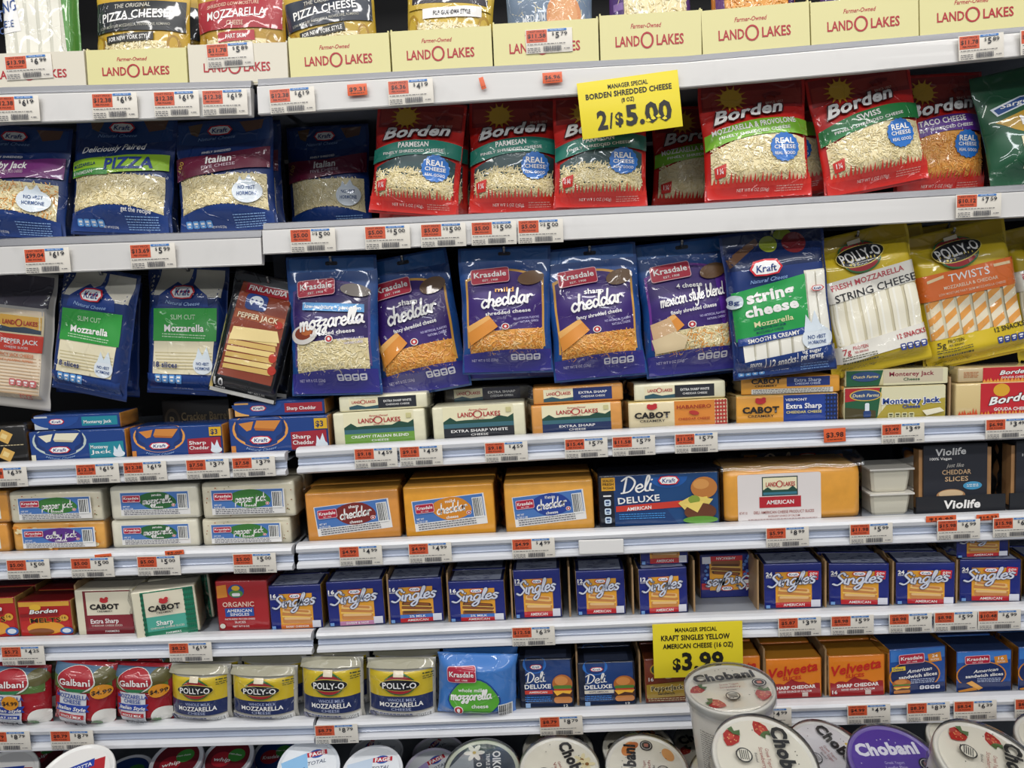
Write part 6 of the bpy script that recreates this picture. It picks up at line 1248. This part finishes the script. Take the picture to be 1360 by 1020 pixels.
def tickets(key, lst, y_at, hh, off, where):
    s = SH[key]
    for i, (x, unit, price) in enumerate(lst):
        w = 60 if key[0] in '12' else 57; y = y_at(x); p = ticket_proto(unit, price); dx = 10; sl = (y_at(x+dx) - y_at(x-dx))/(2*dx)
        x0, x1 = x - w/2, x + w/2
        corner_put(p, (x0, y - sl*-w/2*1 - hh/2 if False else y + sl*(-w/2) - hh/2), (x1, y + sl*(w/2) - hh/2), (x0 + hh*.05, y + sl*(-w/2) + hh/2), s.Y + off,
                   'price_ticket', 'price ticket $%s, %s from left on %s' % (price.replace('2/', '2 for $'), ['first', 'second', 'third', 'fourth', 'fifth', 'sixth', 'seventh', 'eighth', 'ninth'][i], where), 'price tag', 'price tickets on the shelf rails')
def L(x0, y0, x1, y1): return lambda x: y0 + (y1-y0)*(x-x0)/(x1-x0)
tickets('1L', [(22, '12.38', '6.19'), (152, '12.38', '6.19'), (234, '12.38', '6.19'), (298, '12.38', '6.19')], L(0, 145, 330, 135), 34, -.0125, 'top left rail')
tickets('1R', [(388, '12.38', '6.19'), (545, '6.36', '4.19')], L(388, 133, 545, 122), 33, -.0125, 'top right rail left half')
tickets('1R', [(1302, '11.78', '5.89'), (1384, '12.38', '6.19')], L(1302, 62, 1384, 54), 33, -.0125, 'top right rail right end')
tickets('2L', [(63, '99.04', '6.19'), (203, '13.69', '5.99')], L(63, 346, 203, 340), 33, -.0125, 'second left rail')
tickets('2R', [(415, '5.00', '2/5.00'), (514, '5.00', '2/5.00'), (588, '5.00', '2/5.00'), (655, '5.00', '2/5.00'), (717, '5.00', '2/5.00')], L(415, 319, 717, 307), 31, -.0125, 'second right rail left half')
tickets('2R', [(1298, '10.12', '7.59')], L(1298, 273, 1360, 270), 31, -.0125, 'second right rail right end')
lo = -.0135
tickets('3L', [(8, '12.78', '6.39'), (130, '12.38', '6.19'), (193, '12.38', '6.19'), (276, '7.58', '3.79'), (337, '7.58', '3.79')], L(8, 634, 337, 620), 26, lo, 'third left rail')
tickets('3R', [(499, '9.18', '4.59'), (559, '9.18', '4.59'), (672, '9.18', '4.59'), (778, '15.44', '5.79'), (841, '11.58', '5.79'), (924, '11.58', '5.79'), (1198, '3.49', '3.49'), (1336, '6.98', '3.49')], L(499, 608, 1336, 569), 26, lo, 'third right rail')
tickets('4L', [(38, '5.00', '5.00'), (123, '5.00', '5.00'), (211, '5.00', '5.00'), (338, '5.00', '5.00')], L(38, 756, 338, 748), 26, lo, 'fourth left rail')
tickets('4R', [(479, '4.99', '4.99'), (571, '4.99', '4.99'), (708, '4.99', '4.99'), (1045, '5.99', '8.99'), (1156, '11.98', '5.99'), (1272, '15.98', '6.99'), (1346, '15.98', '6.99')], L(479, 738, 1346, 700), 26, lo, 'fourth right rail')
tickets('5L', [(31, '5.72', '4.25'), (253, '8.25', '6.19')], L(31, 871, 253, 866), 25, lo, 'fifth left rail')
tickets('5R', [(708, '12.58', '6.29'), (1061, '5.87', '3.99'), (1131, '8.98', '5.99'), (1208, '8.98', '5.99'), (1268, '8.98', '5.99'), (1326, '10.48', '6.99')], L(708, 845, 1326, 823), 25, lo, 'fifth right rail')
tickets('6L', [(12, '8.79', '8.79'), (96, '8.79', '8.79')], L(12, 984, 96, 983), 25, lo, 'lowest left rail')
tickets('6R', [(447, '8.79', '8.79'), (745, '8.79', '8.79'), (1022, '4.99', '4.99'), (1153, '4.99', '4.99'), (1232, '8.39', '8.39'), (1294, '8.54', '6.39'), (1375, '6.39', '6.39')], L(447, 975, 1375, 940), 25, lo, 'lowest right rail')
for (x, y, u, pr, Y, lb) in ((38, 89, '13.98', '6.99', .044, 'ticket $6.99 stuck on the far left carton'), (305, 73, '11.78', '5.89', .044, 'ticket $5.89 stuck on the off-white carton by red bag'), (728, 54, '11.58', '5.79', .044, 'ticket $5.79 stuck over carton lettering')):
    corner_put(ticket_proto(u, pr), (x-31, y-14), (x+31, y-18), (x-29, y+18), -.0145, 'price_ticket', lb, 'price tag', 'tickets stuck on cartons')
def torn(x, y, txt, w, h, key, where, off=-.0125):
    p = Pk(w, h, .0006, 'box', 'tag'); p.body('#e0602f', name='paper', bevel=.0001); p.part('price_print')
    if txt: p.text(txt, w/2, h*.45, h*.36, '#2a1410', w*.8, .03)
    p.micro(w*.15, h*.78, w*.85, h*.9, '#4a1a12', 2.2); p.done()
    corner_put(p, (x-w/2, y-h/2+1), (x+w/2, y-h/2-1), (x-w/2+1, y+h/2+1), SH[key].Y + off, 'torn_ticket', where, 'price tag', 'torn orange ticket scraps')
torn(474, 119, '$9.31', 26, 15, '1R', 'torn orange scrap reading $9.31 on the top right rail'); torn(642, 110, '', 6, 16, '1R', 'narrow orange sliver left of the yellow sign'); torn(733, 103, '$6.96', 26, 14, '1R', 'torn orange scrap beside the yellow sign')
torn(1108, 578, '$3.98', 29, 18, '3R', 'orange scrap reading $3.98 on the third right rail', lo); torn(136, 738, '', 22, 4, '4L', 'orange sliver on the fourth left rail lip, left one', -.0115); torn(231, 734, '$5.00', 25, 6, '4L', 'orange sliver on the fourth left rail lip, right one', -.0115)
torn(1249, 689, '$16.65', 40, 8, '4R', 'orange strip on rail lip below the black sleeved pack', -.0115); torn(1311, 687, '$14.53', 30, 8, '4R', 'orange strip on rail lip near right edge', -.0115)
h = Pk(62, 20, .004, 'box', 'paper'); h.body('#e2e0dc', name='holder', bevel=.0015); h.part('front_fold'); h.rect(1, 1, 61, 18, '#e9e7e4'); h.done()
corner_put(h, (769, 718), (829, 716), (769, 737), SH['4R'].Y - .0165, 'ticket_holder', 'blank white ticket holder on the fourth right rail', 'ticket holder')
sg = Pk(136, 76, .0012, 'box', 'sign', 850); sg.body('#ecd828', name='card', bevel=.0002); K = '#17160f'; sg.part('sign_lettering')
sg.text('MANAGER SPECIAL', 68, 10, 6, K, 54, .04); sg.text('BORDEN SHREDDED CHEESE', 68, 20, 7.4, K, 116, .045); sg.text('(8 OZ)', 66, 30, 5.5, K, 17, .03)
sg.text('2', 29, 53, 25, K, 14, .055); sg.text('/', 41, 55, 20, K, 6, .05); sg.text('$', 52, 54, 17, K, 11, .05); sg.text('5.00', 92, 51, 27, K, 62, .055)
for (x, y) in ((90, 62), (97, 60), (112, 62), (104, 58)): sg.poly([(x-3, y), (x+1, y-3), (x+4, y+1), (x, y+2)], '#ecd828')
sg.done(); corner_put(sg, (765, 111), (899, 92.5), (774, 185.5), SH['1R'].Y - .014, 'price_sign', 'yellow sign for shredded cheese, two for $5.00, on top rail', 'sign', 'yellow manager special signs', 0)
sg = Pk(120, 78, .0012, 'box', 'sign', 850); sg.body('#ecd828', name='card', bevel=.0002); sg.part('sign_lettering')
sg.text('MANAGER SPECIAL', 58, 9, 6, K, 56, .04); sg.text('KRAFT SINGLES YELLOW', 57, 20, 7.6, K, 92, .045); sg.text('AMERICAN CHEESE (16 OZ)', 60, 32, 7, K, 94, .04)
sg.text('$', 31, 58, 17, K, 11, .05); sg.text('3.99', 66, 54, 25, K, 56, .055); sg.done()
corner_put(sg, (864, 828), (983, 823), (869, 901), SH['5R'].Y - .016, 'price_sign', 'yellow sign for american slices at $3.99 above the tubs', 'sign', 'yellow manager special signs', 3)
# ---------------------------------------------------------------- yogurt tubs in the well
GY = 'large round yogurt tubs'; ZMIN = 9
def tub(k, px, py, wpx, tilt, az, lb, roll=0, g=GY, cat='tub'):
    global ZMIN
    pk = P[k]; R2 = pk.H; B = at_depth(px, py, F*R2/wpx)
    M4 = Matrix.Translation(B) @ Matrix.Rotation(math.radians(tilt), 4, 'X') @ Matrix.Rotation(math.radians(roll), 4, 'Y') @ Matrix.Rotation(math.radians(az), 4, 'Z')
    return spawn(pk, 'yogurt_tub', lb, cat, g, M4), M4
_, TM = tub('straw', 969, 914, 118, 3, 2, 'strawberry yogurt tub standing tallest in front of sign', -3)
spawn(P['straw'], 'yogurt_tub', 'strawberry tub directly underneath the tallest one', 'tub', GY, TM @ Matrix.Translation((0, 0, -.1265)))
_, TM = tub('straw', 1016, 1010, 139, 22, -92, 'strawberry yogurt tub just below the tallest tub', 6)
tub('zero', 1100, 1002, 106, 20, -62, 'white yogurt tub with yellow flowers beside the purple lid', 8)
_, TM = tub('purple', 1190, 1016, 122, 22, 2, 'purple lidded yogurt tub', 3)
_, TM = tub('straw', 1316, 1016, 142, 18, -116, 'strawberry yogurt tub right of the purple lid', 10)
tub('straw', 1286, 988, 102, 12, 40, 'red rimmed strawberry tub behind the right strawberry one', 6)
tub('straw', 1412, 990, 112, 14, 70, 'strawberry tub cut off at the right edge', 4)
tub('van', 743, 1022, 107, 16, -70, 'vanilla yogurt tub with yellow flower', 0); tub('van', 741, 996, 95, 10, 30, 'second vanilla tub showing behind the yellow flower one', 0)
tub('peach', 859, 1020, 109, 16, 84, 'peach yogurt tub with black side lettering', 3); tub('peach', 848, 993, 96, 10, 30, 'tub showing its rim behind the peach one', 0)
tub('straw', 940, 990, 90, 10, 20, 'shadowed strawberry tub left of the tallest tub')
tub('oikos', 640, 1024, 102, 16, 4, 'dark grey lidded yogurt tub with white flower', 0)
tub('fage0', 574, 1026, 78, 20, 30, 'lilac lidded yogurt tub', 0, 'small pale yogurt tubs'); tub('fage2', 494, 1024, 82, 20, 6, 'white and pale blue lidded tub with red and blue emblem', 0, 'small pale yogurt tubs')
tub('fage5', 410, 1018, 82, 24, 20, 'sky blue lidded tub, leftmost with emblem', 10, 'small pale yogurt tubs')
tub('fage2', 500, 998, 71, 4, 80, 'pale tub in shadow behind the white emblem lid', 0, 'small pale yogurt tubs'); tub('fage0', 582, 998, 70, 4, 60, 'pale tub in shadow behind the lilac lid', 0, 'small pale yogurt tubs')
tub('tubred', 234, 1010, 70, 20, 10, 'round tub with dark red lid picture, left one', 0, 'blue tubs of soft cheese'); tub('tubred', 302, 1006, 69, 20, -10, 'round tub with dark red lid picture, right one', 0, 'blue tubs of soft cheese'); tub('tubblue', 366, 1002, 64, 20, 0, 'round tub with navy lid and green patch', 0, 'blue tubs of soft cheese')
tub('galr', 98, 1034, 102, 24, 14, 'big white lidded tub with red and blue print', 0, 'white soft cheese tubs'); tub('galr', 0, 1036, 94, 24, -8, 'white lidded tub cut off at bottom left corner', 0, 'white soft cheese tubs')
tub('tubred', 56, 1002, 64, 20, 40, 'small red tub between the two white lids', 0, 'blue tubs of soft cheese'); tub('tubblue', 168, 1026, 66, 10, 0, 'dark blue tub beside the big white lid', 0, 'blue tubs of soft cheese')
# stepped steel well under the tubs
V = []; Fs = []; st = [(-.42, .60), (-.42, .665), (-.285, .665), (-.285, .62), (-.185, .62), (-.185, .55), (-.08, .55), (-.08, .50), (.02, .50), (.02, .44), (.56, .44), (.56, .38), (-.42, .38)]
for X in (-1.8, 1.8):
    for y, z in st: V.append((X, y, z))
n = len(st)
for i in range(n): Fs.append((i, (i+1) % n, n+(i+1) % n, n+i))
Fs += [tuple(range(n)), tuple(range(2*n-1, n-1, -1))]
o = ob('trim_2', mk_mesh('trim_2', V, Fs, [(1, 1, 1)]*len(Fs), 'deck', False)); o['kind'] = 'structure'
o = ob('trim_3', box_mesh('trim_3', .14, 1.8, -.42, -.272, .6655, .69, 'deck')); o['kind'] = 'structure'
